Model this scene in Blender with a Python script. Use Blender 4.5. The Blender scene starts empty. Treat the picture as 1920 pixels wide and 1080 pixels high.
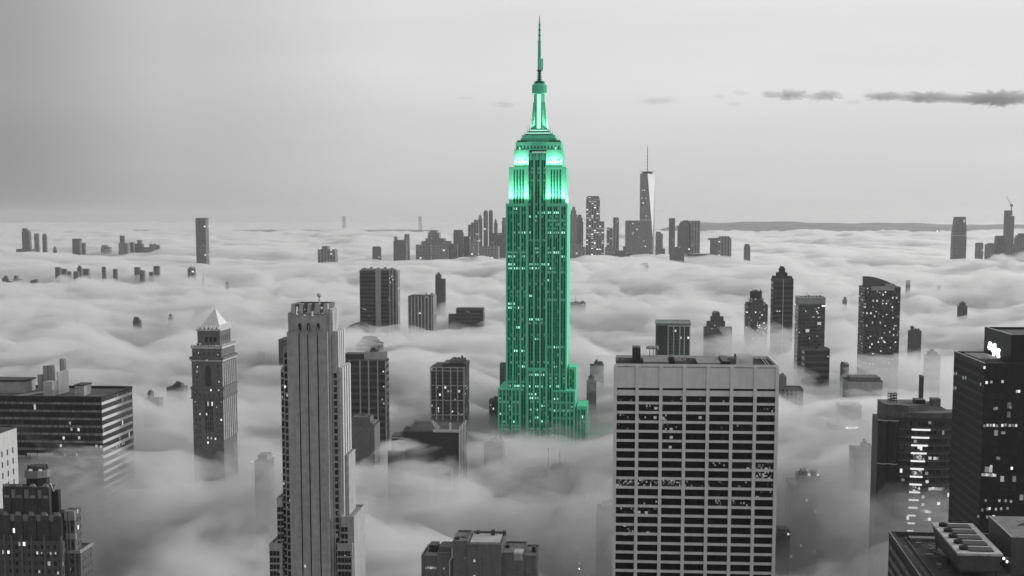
import bpy, bmesh, math, random
import numpy as np
from mathutils import Vector, Matrix

# ------------------------------------------------------------------ camera, sky, sun, exposure
sc = bpy.context.scene
COL = sc.collection
R = math.radians
CAM_H, F_PX, HOR = 245.0, 2600.0, 408.0            # camera height, focal length and horizon row (1920x1080 grid)
PITCH = math.radians(6.4)                           # tilted down; the picture is the upper part of what the lens sees
PPY = HOR + F_PX * math.tan(PITCH)                  # row of the optical axis
cam_d = bpy.data.cameras.new("camera")
cam = bpy.data.objects.new("camera", cam_d)
COL.objects.link(cam)
cam.location = (0, 0, CAM_H)
cam.rotation_euler = (R(90) - PITCH, 0, 0)
cam_d.sensor_width = 36.0
cam_d.lens = F_PX / 1920.0 * 36.0
cam_d.shift_y = (PPY - 540.0) / 1920.0
cam_d.clip_start, cam_d.clip_end = 5.0, 120000.0
sc.camera = cam

SUN_ELEV, SUN_AZ = R(13), R(66)                   # azimuth measured from the view direction (+Y) towards the right (+X)
world = bpy.data.worlds.new("World")
sc.world = world
world.use_nodes = True
nt = world.node_tree
nt.nodes.clear()
def wn(kind, **kw):
    n = nt.nodes.new(kind)
    for k, v in kw.items():
        setattr(n, k, v)
    return n
w_out = wn("ShaderNodeOutputWorld")
w_bg = wn("ShaderNodeBackground")
w_sky = wn("ShaderNodeTexSky", sky_type="NISHITA", sun_disc=False)
w_sky.sun_elevation = SUN_ELEV
w_sky.sun_rotation = SUN_AZ
w_sky.altitude = 250
w_sky.dust_density = 3.0
w_bw = wn("ShaderNodeRGBToBW")
nt.links.new(w_sky.outputs[0], w_bw.inputs[0])
# high grey overcast: the cloud veil evens the clear sky out and is thicker towards the left horizon
w_tc = wn("ShaderNodeTexCoord")
w_sep = wn("ShaderNodeSeparateXYZ")
nt.links.new(w_tc.outputs["Generated"], w_sep.inputs[0])
def wmath(op, a, b=None, clamp=False):
    n = wn("ShaderNodeMath", operation=op, use_clamp=clamp)
    for i, v in enumerate((a, b)):
        if v is None:
            continue
        if isinstance(v, (int, float)):
            n.inputs[i].default_value = v
        else:
            nt.links.new(v, n.inputs[i])
    return n.outputs[0]
def wramp(v, stops, interp="EASE"):
    n = wn("ShaderNodeValToRGB")
    n.color_ramp.interpolation = interp
    e = n.color_ramp.elements
    while len(e) < len(stops):
        e.new(0.5)
    for el, (p, g) in zip(e, stops):
        el.position = p
        el.color = (g, g, g, 1)
    nt.links.new(v, n.inputs[0])
    return n.outputs[0]
# bank of thicker cloud, low on the left
w_map = wn("ShaderNodeMapping")
w_map.inputs["Scale"].default_value = (4, 4, 26)
nt.links.new(w_tc.outputs["Generated"], w_map.inputs[0])
w_noise = wn("ShaderNodeTexNoise")
w_noise.inputs["Scale"].default_value = 1.0
w_noise.inputs["Detail"].default_value = 5.0
nt.links.new(w_map.outputs[0], w_noise.inputs["Vector"])
w_az = wramp(wmath("ADD", wmath("MULTIPLY", w_sep.outputs[0], 1.25), 0.5), [(0.0, 0.36), (0.06, 0.38), (0.22, 0.64), (0.42, 0.84), (0.66, 0.88), (1.0, 0.85)])
w_el = wramp(wmath("ADD", wmath("MULTIPLY", w_sep.outputs[2], 4.0), 0.1, clamp=True), [(0.0, 0.80), (0.10, 0.80), (0.28, 0.84), (0.5, 0.97), (0.75, 1.0), (1.0, 0.9)])
w_var = wmath("ADD", wmath("MULTIPLY", w_noise.outputs[0], 0.2), 0.90)
w_veil = wmath("MULTIPLY", wmath("MULTIPLY", w_az, w_el), w_var)
w_mix = wn("ShaderNodeMix", data_type="FLOAT")
w_mix.inputs[0].default_value = 0.88
nt.links.new(w_bw.outputs[0], w_mix.inputs[2])
nt.links.new(wmath("MULTIPLY", w_veil, 6.6), w_mix.inputs[3])
nt.links.new(w_mix.outputs[0], w_bg.inputs["Color"])
w_bg.inputs["Strength"].default_value = 0.10
nt.links.new(w_bg.outputs[0], w_out.inputs[0])

sun_d = bpy.data.lights.new("sun", "SUN")
sun_d.energy = 1.7
sun_d.angle = R(11)
sun_d.color = (1.0, 0.995, 0.985)
sun = bpy.data.objects.new("sun", sun_d)
COL.objects.link(sun)
sun_dir = Vector((math.sin(SUN_AZ) * math.cos(SUN_ELEV), math.cos(SUN_AZ) * math.cos(SUN_ELEV), math.sin(SUN_ELEV)))
sun.rotation_euler = (-sun_dir).to_track_quat("-Z", "Y").to_euler()

vs = sc.view_settings
vs.view_transform = "Standard"
vs.look = "None"
vs.exposure = 0.5
vs.gamma = 1.0
vs.use_curve_mapping = False
cy = sc.cycles
cy.max_bounces = 6
cy.diffuse_bounces = 2
cy.glossy_bounces = 2
cy.transmission_bounces = 2
cy.volume_bounces = 4
cy.transparent_max_bounces = 12
cy.sample_clamp_indirect = 4.0
cy.use_denoising = True
cy.denoiser = "OPENIMAGEDENOISE"
cy.caustics_reflective = False
cy.caustics_refractive = False

# ------------------------------------------------------------------ geometry of the view
CP, SP = math.cos(PITCH), math.sin(PITCH)
def at(px, py, Y):
    """World point seen at pixel (px, py) whose distance along +Y is Y."""
    a, b = (px - 960.0) / F_PX, (PPY - py) / F_PX
    dx, dy, dz = a, CP + b * SP, -SP + b * CP
    t = Y / dy
    return Vector((dx * t, Y, CAM_H + dz * t))
def zat(py, Y):
    return at(960, py, Y).z
THETA = R(4.5)                                     # the street grid is turned this much clockwise
CT, ST = math.cos(THETA), math.sin(THETA)
# ------------------------------------------------------------------ helpers: mesh builder, parts, things
def depth_of(p):
    return p.y * CP - (p.z - CAM_H) * SP
class MB:
    """Collects boxes, prisms and tubes with UVs in metres; build() links them as ONE mesh object."""
    def __init__(self):
        self.v, self.f, self.uv = [], [], []
    def quad(self, pts, uvs):
        n = len(self.v)
        self.v += [tuple(p) for p in pts]
        self.f.append(tuple(range(n, n + len(pts))))
        self.uv += list(uvs)
        return self
    def box(self, x0, x1, y0, y1, z0, z1, top=True, bottom=False, u0=None, ukx=1.0, back=True):
        ua = x0 if u0 is None else u0
        def U(x):
            return ua + (x - x0) * ukx
        self.quad([(x0, y0, z0), (x1, y0, z0), (x1, y0, z1), (x0, y0, z1)], [(U(x0), z0), (U(x1), z0), (U(x1), z1), (U(x0), z1)])
        self.quad([(x1, y0, z0), (x1, y1, z0), (x1, y1, z1), (x1, y0, z1)], [(y0, z0), (y1, z0), (y1, z1), (y0, z1)])
        if back:
            self.quad([(x1, y1, z0), (x0, y1, z0), (x0, y1, z1), (x1, y1, z1)], [(x1, z0), (x0, z0), (x0, z1), (x1, z1)])
        self.quad([(x0, y1, z0), (x0, y0, z0), (x0, y0, z1), (x0, y1, z1)], [(y1, z0), (y0, z0), (y0, z1), (y1, z1)])
        if top:
            self.quad([(x0, y0, z1), (x1, y0, z1), (x1, y1, z1), (x0, y1, z1)], [(x0, y0), (x1, y0), (x1, y1), (x0, y1)])
        if bottom:
            self.quad([(x0, y1, z0), (x1, y1, z0), (x1, y0, z0), (x0, y0, z0)], [(x0, y1), (x1, y1), (x1, y0), (x0, y0)])
        return self
    def ring(self, x0, x1, y0, y1, z0, z1, t):
        """A closed parapet or belt of thickness t, mitred as four butted boxes."""
        self.box(x0, x1, y0, y0 + t, z0, z1, bottom=True)
        self.box(x0, x1, y1 - t, y1, z0, z1, bottom=True)
        self.box(x0, x0 + t, y0 + t, y1 - t, z0, z1, bottom=True)
        self.box(x1 - t, x1, y0 + t, y1 - t, z0, z1, bottom=True)
        return self
    def frustum(self, poly0, z0, poly1, z1, cap=True, smooth=False):
        n = len(poly0)
        u = 0.0
        for i in range(n):
            a, b = poly0[i], poly0[(i + 1) % n]
            c, d = poly1[(i + 1) % n], poly1[i]
            l = math.hypot(b[0] - a[0], b[1] - a[1])
            self.quad([(a[0], a[1], z0), (b[0], b[1], z0), (c[0], c[1], z1), (d[0], d[1], z1)],
                      [(u, z0), (u + l, z0), (u + l, z1), (u, z1)])
            u += l
        if cap:
            self.quad([(p[0], p[1], z1) for p in poly1], [(p[0], p[1]) for p in poly1])
        return self
    def prism(self, poly, z0, z1):
        return self.frustum(poly, z0, poly, z1)
    def lathe(self, prof, n=16, cx=0.0, cy=0.0):
        def pl(r):
            return [(cx + r * math.cos(2 * math.pi * k / n), cy + r * math.sin(2 * math.pi * k / n)) for k in range(n)]
        for i in range(len(prof) - 1):
            (r0, z0), (r1, z1) = prof[i], prof[i + 1]
            self.frustum(pl(max(r0, 0.01)), z0, pl(max(r1, 0.01)), z1, cap=(i == len(prof) - 2))
        return self
    def bar(self, p0, p1, r, r1=None, n=6):
        p0, p1 = Vector(p0), Vector(p1)
        r1 = r if r1 is None else r1
        d = (p1 - p0).normalized()
        a = d.orthogonal().normalized()
        b = d.cross(a)
        A = [p0 + (a * math.cos(2 * math.pi * k / n) + b * math.sin(2 * math.pi * k / n)) * r for k in range(n)]
        B = [p1 + (a * math.cos(2 * math.pi * k / n) + b * math.sin(2 * math.pi * k / n)) * r1 for k in range(n)]
        for k in range(n):
            j = (k + 1) % n
            self.quad([A[k], A[j], B[j], B[k]], [(0, 0), (1, 0), (1, 1), (0, 1)])
        self.quad(A[::-1], [(0, 0)] * n)
        self.quad(B, [(0, 0)] * n)
        return self
    def build(self, name, mat, parent=None, label=None, kind=None):
        me = bpy.data.meshes.new(name)
        me.from_pydata(self.v, [], self.f)
        ul = me.uv_layers.new(name="UVMap")
        ul.data.foreach_set("uv", np.array(self.uv, dtype=np.float32).ravel())
        me.materials.append(mat)
        me.update()
        o = bpy.data.objects.new(name, me)
        COL.objects.link(o)
        if parent is not None:
            o.parent = parent
        if label:
            o["label"] = label
        if kind:
            o["kind"] = kind
        return o
def clone(o, loc, parent=None, name=None):
    c = o.copy()
    COL.objects.link(c)
    c.location = loc
    if parent is not None:
        c.parent = parent
    return c
def tag(o, kind=None, label=None, cat=None, group=None):
    for k, v in (("kind", kind), ("label", label), ("category", cat), ("group", group)):
        if v:
            o[k] = v
    return o
def thing(name, label, cat, loc, rot=THETA, group=None):
    o = bpy.data.objects.new(name, None)
    COL.objects.link(o)
    o.location = loc
    o.rotation_euler = (0, 0, -rot)
    o.empty_display_size = 3
    return tag(o, None, label, cat, group)
FOG_PTS = []
class Site:
    """Where a building stands: front face from px0 to px1 in the picture at distance Y (its front corner), with the row py as its top."""
    def __init__(self, px0, px1, py, Y, pf=None, px2=None, rot=THETA, left_side=False):
        c, s = math.cos(rot), math.sin(rot)
        self.px0, self.px1, self.Y, self.rot = px0, px1, Y, rot
        u0, u1 = (px0 - 960) / F_PX, (px1 - 960) / F_PX
        if left_side:                                 # Y belongs to the right end then no: Y is the front-left corner in every case
            pass
        A = at(px0, py, Y)
        dA = depth_of(A)
        self.w = (u1 * dA - A.x) / (c + u1 * s * CP)
        self.h = A.z
        self.loc = Vector((A.x, A.y, 0))
        self.d = self.w * 0.8
        if px2 is not None:
            u2 = (px2 - 960) / F_PX
            if px2 > px1:
                bx, by = A.x + self.w * c, A.y - self.w * s
            else:
                bx, by = A.x, A.y
            dB = by * CP - (A.z - CAM_H) * SP
            self.d = (u2 * dB - bx) / (s - u2 * c * CP)
        if pf is not None and Y < 2700:
            p = at((px0 + px1) / 2, pf, Y)
            FOG_PTS.append((p.x, p.y, p.z - (18 if Y > 1100 and px1 - px0 >= 35 else 0)))
        self.m = self.w / (px1 - px0)                 # metres per pixel along the front
    def x(self, px):
        return (px - self.px0) * self.m
    def z(self, py, dy=0.0):
        return zat(py, self.Y + dy)
    def root(self, name, label, cat, group=None):
        return thing(name, label, cat, self.loc, self.rot, group)

# ------------------------------------------------------------------ materials
class NT:
    def __init__(self, name):
        self.m = bpy.data.materials.new(name)
        self.m.use_nodes = True
        self.t = self.m.node_tree
        self.b = self.t.nodes["Principled BSDF"]
        self.m.cycles.emission_sampling = "NONE"
    def n(self, kind, **kw):
        x = self.t.nodes.new(kind)
        for k, v in kw.items():
            setattr(x, k, v)
        return x
    def put(self, v, sock):
        if isinstance(v, (int, float)):
            sock.default_value = v
        elif isinstance(v, tuple):
            sock.default_value = v
        else:
            self.t.links.new(v, sock)
    def math(self, op, a, b=0.0, c=None, clamp=False):
        x = self.n("ShaderNodeMath", operation=op, use_clamp=clamp)
        self.put(a, x.inputs[0])
        self.put(b, x.inputs[1])
        if c is not None:
            self.put(c, x.inputs[2])
        return x.outputs[0]
    def mix(self, f, a, b):
        x = self.n("ShaderNodeMix", data_type="RGBA")
        self.put(f, x.inputs[0])
        self.put(a, x.inputs[6])
        self.put(b, x.inputs[7])
        return x.outputs[2]
    def mixf(self, f, a, b):
        x = self.n("ShaderNodeMix", data_type="FLOAT")
        self.put(f, x.inputs[0])
        self.put(a, x.inputs[2])
        self.put(b, x.inputs[3])
        return x.outputs[0]
    def noise(self, scale, detail=3.0, vec=None, rough=0.6):
        x = self.n("ShaderNodeTexNoise")
        x.inputs["Scale"].default_value = scale
        x.inputs["Detail"].default_value = detail
        x.inputs["Roughness"].default_value = rough
        if vec is None:
            vec = self.n("ShaderNodeTexCoord").outputs["Object"]
        self.t.links.new(vec, x.inputs["Vector"])
        return x.outputs[0]
    def scaled(self, vec, s):
        x = self.n("ShaderNodeMapping")
        x.inputs["Scale"].default_value = s
        self.t.links.new(vec, x.inputs[0])
        return x.outputs[0]
def rgb(c):
    return (c, c, c, 1.0) if isinstance(c, (int, float)) else (c[0], c[1], c[2], 1.0)
_MATS = {}
def plain(name, c, rough=0.8, var=0.25, scale=0.25, metal=0.0, streak=True):
    """Stone, metal or roofing: one colour with blotches, weather streaks and a fine grain."""
    key = ("plain", name)
    if key in _MATS:
        return _MATS[key]
    k = NT(name)
    col = rgb(c)
    obj = k.n("ShaderNodeTexCoord").outputs["Object"]
    f = k.noise(scale, 5.0, obj)
    if streak:
        st = k.noise(1.0, 3.0, k.scaled(obj, (0.9, 0.9, 0.035)))
        f = k.math("ADD", k.math("MULTIPLY", f, 0.55), k.math("MULTIPLY", st, 0.45))
    lo = tuple(x * (1 - var) for x in col[:3]) + (1,)
    hi = tuple(min(1, x * (1 + var)) for x in col[:3]) + (1,)
    mr = k.n("ShaderNodeMapRange")
    mr.inputs[1].default_value, mr.inputs[2].default_value = 0.3, 0.7
    k.put(f, mr.inputs[0])
    k.put(k.mix(mr.outputs[0], lo, hi), k.b.inputs["Base Color"])
    k.b.inputs["Roughness"].default_value = rough
    k.b.inputs["Specular IOR Level"].default_value = 0.15
    k.b.inputs["Metallic"].default_value = metal
    _MATS[key] = k.m
    return k.m
def glow(name, c, s, speck=0.0, vary=0.0):
    """A lit pane or lamp, also emission in place of lit stone."""
    key = ("glow", name)
    if key in _MATS:
        return _MATS[key]
    k = NT(name)
    k.b.inputs["Base Color"].default_value = rgb(0.1)
    k.b.inputs["Emission Color"].default_value = rgb(c)
    if speck > 0:
        f = k.noise(speck, 2.0)
        r = k.n("ShaderNodeMapRange")
        r.inputs[1].default_value, r.inputs[2].default_value = 0.48, 0.66
        k.put(f, r.inputs[0])
        rnd = k.n("ShaderNodeObjectInfo").outputs["Random"]
        k.put(k.math("MULTIPLY", k.math("MULTIPLY", r.outputs[0], s), k.math("ADD", rnd, 0.3)), k.b.inputs["Emission Strength"])
    else:
        rnd = k.n("ShaderNodeObjectInfo").outputs["Random"]
        k.put(k.math("MULTIPLY", k.math("ADD", k.math("MULTIPLY", k.math("POWER", rnd, 1.6), vary), 1.0 - 0.55 * vary), s), k.b.inputs["Emission Strength"])
    _MATS[key] = k.m
    return k.m
def facade(name, wall, glass, cw, ch, ww, wh, lit=0.03, lit_s=1.0, span=None, lit_c=1.0, rowlit=0.0, var=0.2, gr=0.25, glassvar=0.6, spec=0.3):
    """A wall with windows: UV in metres, one window per cw x ch cell, ww x wh of the cell is glass; columns between rows take the spandrel colour."""
    key = ("facade", name)
    if key in _MATS:
        return _MATS[key]
    k = NT(name)
    uv = k.n("ShaderNodeUVMap")
    sp = k.n("ShaderNodeSeparateXYZ")
    k.put(uv.outputs[0], sp.inputs[0])
    cu, cv = k.math("DIVIDE", sp.outputs[0], cw), k.math("DIVIDE", sp.outputs[1], ch)
    iu, iv = k.math("FLOOR", cu), k.math("FLOOR", cv)
    fu, fv = k.math("ABSOLUTE", k.math("SUBTRACT", k.math("FRACT", cu), 0.5)), k.math("ABSOLUTE", k.math("SUBTRACT", k.math("FRACT", cv), 0.5))
    inu = k.math("LESS_THAN", fu, ww / 2)
    inv = k.math("LESS_THAN", fv, wh / 2)
    win = k.math("MULTIPLY", inu, inv)
    # roofs and undersides carry no windows
    geo = k.n("ShaderNodeNewGeometry")
    gs = k.n("ShaderNodeSeparateXYZ")
    k.put(geo.outputs["Normal"], gs.inputs[0])
    side = k.math("LESS_THAN", k.math("ABSOLUTE", gs.outputs[2]), 0.5)
    win = k.math("MULTIPLY", win, side)
    rnd = k.n("ShaderNodeObjectInfo").outputs["Random"]
    cell = k.n("ShaderNodeCombineXYZ")
    k.put(iu, cell.inputs[0])
    k.put(iv, cell.inputs[1])
    k.put(k.math("MULTIPLY", rnd, 917.0), cell.inputs[2])
    wnz = k.n("ShaderNodeTexWhiteNoise", noise_dimensions="3D")
    k.put(cell.outputs[0], wnz.inputs["Vector"])
    s2 = k.n("ShaderNodeSeparateColor")
    k.put(wnz.outputs["Color"], s2.inputs[0])
    # rows: some floors are lit along much of their length
    rowv = k.n("ShaderNodeCombineXYZ")
    k.put(k.math("FLOOR", k.math("DIVIDE", iu, 7.0)), rowv.inputs[0])
    k.put(iv, rowv.inputs[1])
    k.put(k.math("MULTIPLY", rnd, 331.0), rowv.inputs[2])
    wr = k.n("ShaderNodeTexWhiteNoise", noise_dimensions="3D")
    k.put(rowv.outputs[0], wr.inputs["Vector"])
    thr = k.math("SUBTRACT", 1.0 - lit, k.math("MULTIPLY", k.math("GREATER_THAN", wr.outputs["Value"], 0.9), rowlit))
    on = k.math("MULTIPLY", k.math("GREATER_THAN", wnz.outputs["Value"], thr), win)
    obj = k.n("ShaderNodeTexCoord").outputs["Object"]
    st = k.noise(1.0, 3.0, k.scaled(obj, (0.35, 0.35, 0.03)))
    bl = k.noise(0.09, 4.0, obj)
    f = k.math("ADD", k.math("MULTIPLY", st, 0.5), k.math("MULTIPLY", bl, 0.5))
    mr = k.n("ShaderNodeMapRange")
    mr.inputs[1].default_value, mr.inputs[2].default_value = 0.3, 0.7
    k.put(f, mr.inputs[0])
    w = rgb(wall)
    wc = k.mix(mr.outputs[0], tuple(x * (1 - var) for x in w[:3]) + (1,), tuple(x * (1 + var) for x in w[:3]) + (1,))
    if span is not None:
        wc = k.mix(k.math("MULTIPLY", inu, side), wc, rgb(span))
    g = rgb(glass)
    gc = k.mix(k.math("MULTIPLY", k.math("POWER", s2.outputs[0], 2.0), glassvar), g, tuple(min(1, x * 2.6 + 0.05) for x in g[:3]) + (1,))
    k.put(k.mix(win, wc, gc), k.b.inputs["Base Color"])
    k.put(k.mixf(win, 0.82, gr), k.b.inputs["Roughness"])
    k.b.inputs["Specular IOR Level"].default_value = spec
    k.put(rgb(lit_c), k.b.inputs["Emission Color"])
    k.put(k.math("MULTIPLY", k.math("MULTIPLY", on, lit_s), k.math("ADD", 0.15, k.math("POWER", s2.outputs[1], 2.0))), k.b.inputs["Emission Strength"])
    bump = k.n("ShaderNodeBump")
    bump.inputs["Strength"].default_value = 0.6
    bump.inputs["Distance"].default_value = 0.25
    k.put(k.math("SUBTRACT", 1.0, win), bump.inputs["Height"])
    k.put(bump.outputs[0], k.b.inputs["Normal"])
    _MATS[key] = k.m
    return k.m
M = {}
M["roof"] = plain("roof_felt", 0.09, 0.9, 0.4, 0.12, streak=False)
M["roof_pale"] = plain("roof_gravel", 0.2, 0.9, 0.35, 0.15, streak=False)
M["stone"] = plain("limestone", 0.36, 0.85, 0.28)
M["stone_dark"] = plain("sooty_stone", 0.14, 0.85, 0.4)
M["trav"] = plain("travertine", 0.70, 0.6, 0.14)
M["metal"] = plain("grey_metal", 0.2, 0.5, 0.3, metal=0.3)
M["dark_metal"] = plain("dark_metal", 0.05, 0.5, 0.3, metal=0.2)
M["trim"] = plain("pale_coping", 0.5, 0.7, 0.15)
M["black"] = plain("black_cladding", 0.028, 0.45, 0.3)
M["lit"] = glow("lit_window", 1.0, 0.62, vary=1.3)
M["lit_dim"] = glow("dim_window", 1.0, 0.28, vary=1.2)
M["lamp"] = glow("lamp_glow", 1.0, 5.0)
# ------------------------------------------------------------------ the green landmark tower
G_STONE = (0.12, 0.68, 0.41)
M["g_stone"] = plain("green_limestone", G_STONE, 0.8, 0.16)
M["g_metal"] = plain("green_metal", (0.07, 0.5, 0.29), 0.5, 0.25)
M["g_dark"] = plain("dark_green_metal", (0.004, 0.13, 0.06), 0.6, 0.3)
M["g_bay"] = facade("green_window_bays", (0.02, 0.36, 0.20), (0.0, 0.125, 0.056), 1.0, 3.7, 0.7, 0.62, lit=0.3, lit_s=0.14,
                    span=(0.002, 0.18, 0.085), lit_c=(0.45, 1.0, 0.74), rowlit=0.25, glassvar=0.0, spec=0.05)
M["g_core"] = facade("green_shaded_bays", (0.01, 0.22, 0.11), (0.0, 0.08, 0.034), 1.0, 3.7, 0.7, 0.6, lit=0.25, lit_s=0.12,
                     span=(0.001, 0.12, 0.052), lit_c=(0.45, 1.0, 0.74), rowlit=0.2, glassvar=0.0, spec=0.05)  # darker copy of the bays, shade of the recess put into the colour
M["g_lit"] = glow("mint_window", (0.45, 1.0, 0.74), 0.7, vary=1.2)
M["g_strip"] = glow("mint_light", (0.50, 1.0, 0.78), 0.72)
FL1, FL2, FL3 = 4600.0, 2000.0, 8000.0             # floodlight power
EY, EC = 1300.0, 1007.0
E_ROT = R(5.2)
def ez(py, dy=0.0):
    return zat(py, EY + dy)
def ex(px, py):
    return (px - EC) * (at(1960, py, EY).x - at(960, py, EY).x) / 1000.0
e_loc = at(EC, 500, EY)
esb = thing("skyscraper", "tall green floodlit tower with stepped crown and antenna spire, the only coloured building", "skyscraper", (e_loc.x, EY, 0), E_ROT)
def e_tier(pyb, pyt, x0, x1, piers, cols, y0, d, bay="g_bay", cap=2.6, zb=None, label=None, arch=False):
    """One block of the tower: body, window bays between piers, cap stone. x0, x1 and piers are picture columns."""
    pm = (pyb + pyt) / 2
    X = lambda p: ex(p, pm)
    z0 = ez(pyb) if zb is None else zb
    z1 = ez(pyt)
    w = MB()
    w.box(X(x0), X(x1), y0 + 1.0, y0 + d, z0, z1)
    w.build("wall", M["g_stone"], esb)
    b = MB()
    edges = [x0] + [e for p in piers for e in p] + [x1]
    bays = [(edges[i], edges[i + 1]) for i in range(0, len(edges), 2)]
    bays = [q for q in bays if q[1] - q[0] > 0.6]
    for (a, c), n in zip(bays, cols):
        b.quad([(X(a), y0 + 0.8, z0), (X(c), y0 + 0.8, z0), (X(c), y0 + 0.8, z1 - cap * 0.5), (X(a), y0 + 0.8, z1 - cap * 0.5)],
               [(0, z0), (n, z0), (n, z1 - cap * 0.5), (0, z1 - cap * 0.5)])
    if b.f:
        b.build("window_bay", M[bay], esb)
        mu = MB()                                      # thin mullions between the columns of a bay
        for (a, c), n in zip(bays, cols):
            for k in range(1, n):
                xm = X(a + (c - a) * k / n)
                mu.box(xm - 0.14, xm + 0.14, y0 + 0.45, y0 + 0.8, z0, z1 - cap, back=False)
        if mu.f:
            mu.build("mullion", M["g_stone"], esb)
    for (a, c) in piers:
        MB().box(X(a), X(c), y0, y0 + 0.999, z0, z1 - cap, back=False).build("pier", M["g_stone"], esb)
    if cap > 0:
        MB().box(X(x0) - 0.05, X(x1) + 0.05, y0 - 0.12, y0 + 0.995, z1 - cap, z1 + 0.25, bottom=True).build("cap_stone", M["g_stone"], esb)
L_P = [(948.3, 951.2), (960.6, 962.9), (974.4, 977.2), (985.8, 990.2)]
R_P = [(1022.2, 1025.8), (1034.4, 1037.0), (1048.6, 1051.4), (1060.2, 1063.0)]
C_P = [(999.0, 1002.4), (1010.8, 1014.0)]
# main shaft: two wings and the recessed centre
e_tier(800, 382, 948.3, 990.2, L_P, [2, 3, 2], 0.0, 56, zb=0)
e_tier(800, 382, 1022.2, 1063.0, R_P, [2, 3, 2], 0.0, 56, zb=0)
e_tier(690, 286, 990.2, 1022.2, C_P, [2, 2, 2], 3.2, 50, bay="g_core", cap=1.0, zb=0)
# upper shaft under floodlight
L_P2 = [(952.4, 961.0), (964.6, 966.2), (970.2, 971.8), (975.8, 977.4), (981.2, 990.2)]
R_P2 = [(1022.2, 1031.0), (1034.6, 1036.2), (1040.2, 1041.8), (1045.8, 1047.4), (1051.6, 1060.2)]
e_tier(382, 313, 952.4, 990.2, L_P2, [1, 1, 1, 1], 6.5, 46, cap=2.0)
e_tier(382, 313, 1022.2, 1060.2, R_P2, [1, 1, 1, 1], 6.5, 46, cap=2.0)
# plain shoulders with a few windows
for (a, b) in ((961.5, 990.2), (1022.2, 1053.0)):
    z0, z1 = ez(313), ez(280)
    MB().box(ex(a, 300), ex(b, 300), 11.4, 46, z0, z1).build("wall", M["g_stone"], esb)
    s = MB()
    for (f, py, n) in ((0.2, 300, 2), (0.2, 306, 2), (0.62, 299, 3), (0.62, 306, 3)):
        xc, zc = ex(a + (b - a) * f, py), ez(py)
        for k in range(n):
            s.box(xc + k * 1.3, xc + k * 1.3 + 0.8, 11.3, 11.398, zc - 1, zc + 1, back=False)
    s.build("window", M["g_dark"], esb, kind="stuff")
# chromed fans over the centre bays
for c in (994.8, 1006.4, 1017.8):
    fan = MB()
    zb, zt = ez(300), ez(286.5)
    w = ex(c + 3.6, 295) - ex(c, 295)
    xc = ex(c, 295)
    for i, (fz, fw) in enumerate(((0.0, 1.0), (0.45, 0.85), (0.75, 0.55), (1.0, 0.12))):
        if i < 3:
            nz, nw = ((0.45, 0.85), (0.75, 0.55), (1.0, 0.12))[i]
            fan.frustum([(xc - w * fw, 2.5), (xc + w * fw, 2.5), (xc + w * fw, 3.15), (xc - w * fw, 3.15)], zb + (zt - zb) * fz,
                        [(xc - w * nw, 2.5), (xc + w * nw, 2.5), (xc + w * nw, 3.15), (xc - w * nw, 3.15)], zb + (zt - zb) * nz)
    fan.build("fan_ornament", plain("pale_green_metal", (0.12, 0.7, 0.42), 0.4, 0.15), esb)
# observation floors and stepped crown
def e_block(pyb, pyt, x0, x1, y0, y1, mat, name="crown_step"):
    pm = (pyb + pyt) / 2
    return MB().box(ex(x0, pm), ex(x1, pm), y0, y1, ez(pyb), ez(pyt)).build(name, M[mat], esb)
e_block(280.2, 265, 964.0, 1050.6, 11.9, 45, "g_stone", "crown_wall")
win = MB()
for k in range(13):
    xc = ex(968 + k * 6.5, 275)
    win.box(xc - 0.8, xc + 0.8, 11.75, 11.898, ez(277.5), ez(272.5), back=False)
win.build("window", M["g_dark"], esb, kind="stuff")
for p in (972, 1040):
    MB().box(ex(p - 1.2, 277), ex(p + 1.2, 277), 11.5, 11.74, ez(279), ez(274.5)).build("window", M["g_lit"], esb)
e_block(265, 261.5, 966.5, 1048, 12.5, 44, "g_dark")
e_block(261.5, 257.5, 973.5, 1041, 13.5, 41, "g_metal")
e_block(257.5, 251.5, 975.5, 1039, 14.0, 40, "g_stone")
e_block(251.5, 249.3, 980.5, 1033.5, 14.6, 38.5, "g_dark")
e_block(249.3, 246.0, 984.0, 1030.5, 15.2, 37, "g_stone")
e_block(246.0, 244.0, 986.5, 1027.5, 15.8, 36, "g_dark")
e_block(244.0, 240.5, 988.5, 1025.5, 16.4, 35.2, "g_stone")
for (pa, pb, a, b, y) in ((248.8, 247.0, 985, 1029.5, 15.0), (243.6, 241.6, 990, 1024, 16.2)):
    MB().box(ex(a, pa), ex(b, pa), y, y + 0.19, ez(pa), ez(pb), back=False).build("light_strip", M["g_strip"], esb)
den = MB()
for k in range(40):
    xc = ex(986 + k * 1.05, 263.5)
    den.box(xc - 0.14, xc + 0.14, 12.2, 12.49, ez(265), ez(262.4), back=False)
den.build("dentil", M["g_stone"], esb)
CYC = 25.8                                             # axis of the mast behind the front plane
rng = random.Random(3)
for (px, py, ph) in ((972, 265, 9), (978, 257, 8), (981, 251, 7), (986, 246, 11), (990, 240, 9), (1025, 240, 10), (1029, 246, 12), (1034, 251, 7), (1038, 257, 8), (1046, 265, 8), (962, 280, 5), (1052, 280, 6), (996, 240, 5), (1018, 240, 6)):
    x, z = ex(px, py), ez(py)
    MB().bar((x, 17 if py < 250 else 14.2, z - 1), (x, 17 if py < 250 else 14.2, z + ph * 0.5), 0.22, 0.08, 5).build("finial", M["g_dark"], esb)
def octo(r, cx=0.0, cyy=CYC, n=8, off=0.5):
    return [(cx + r * math.cos(2 * math.pi * (k + off) / n), cyy + r * math.sin(2 * math.pi * (k + off) / n)) for k in range(n)]
mast = MB()
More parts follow.
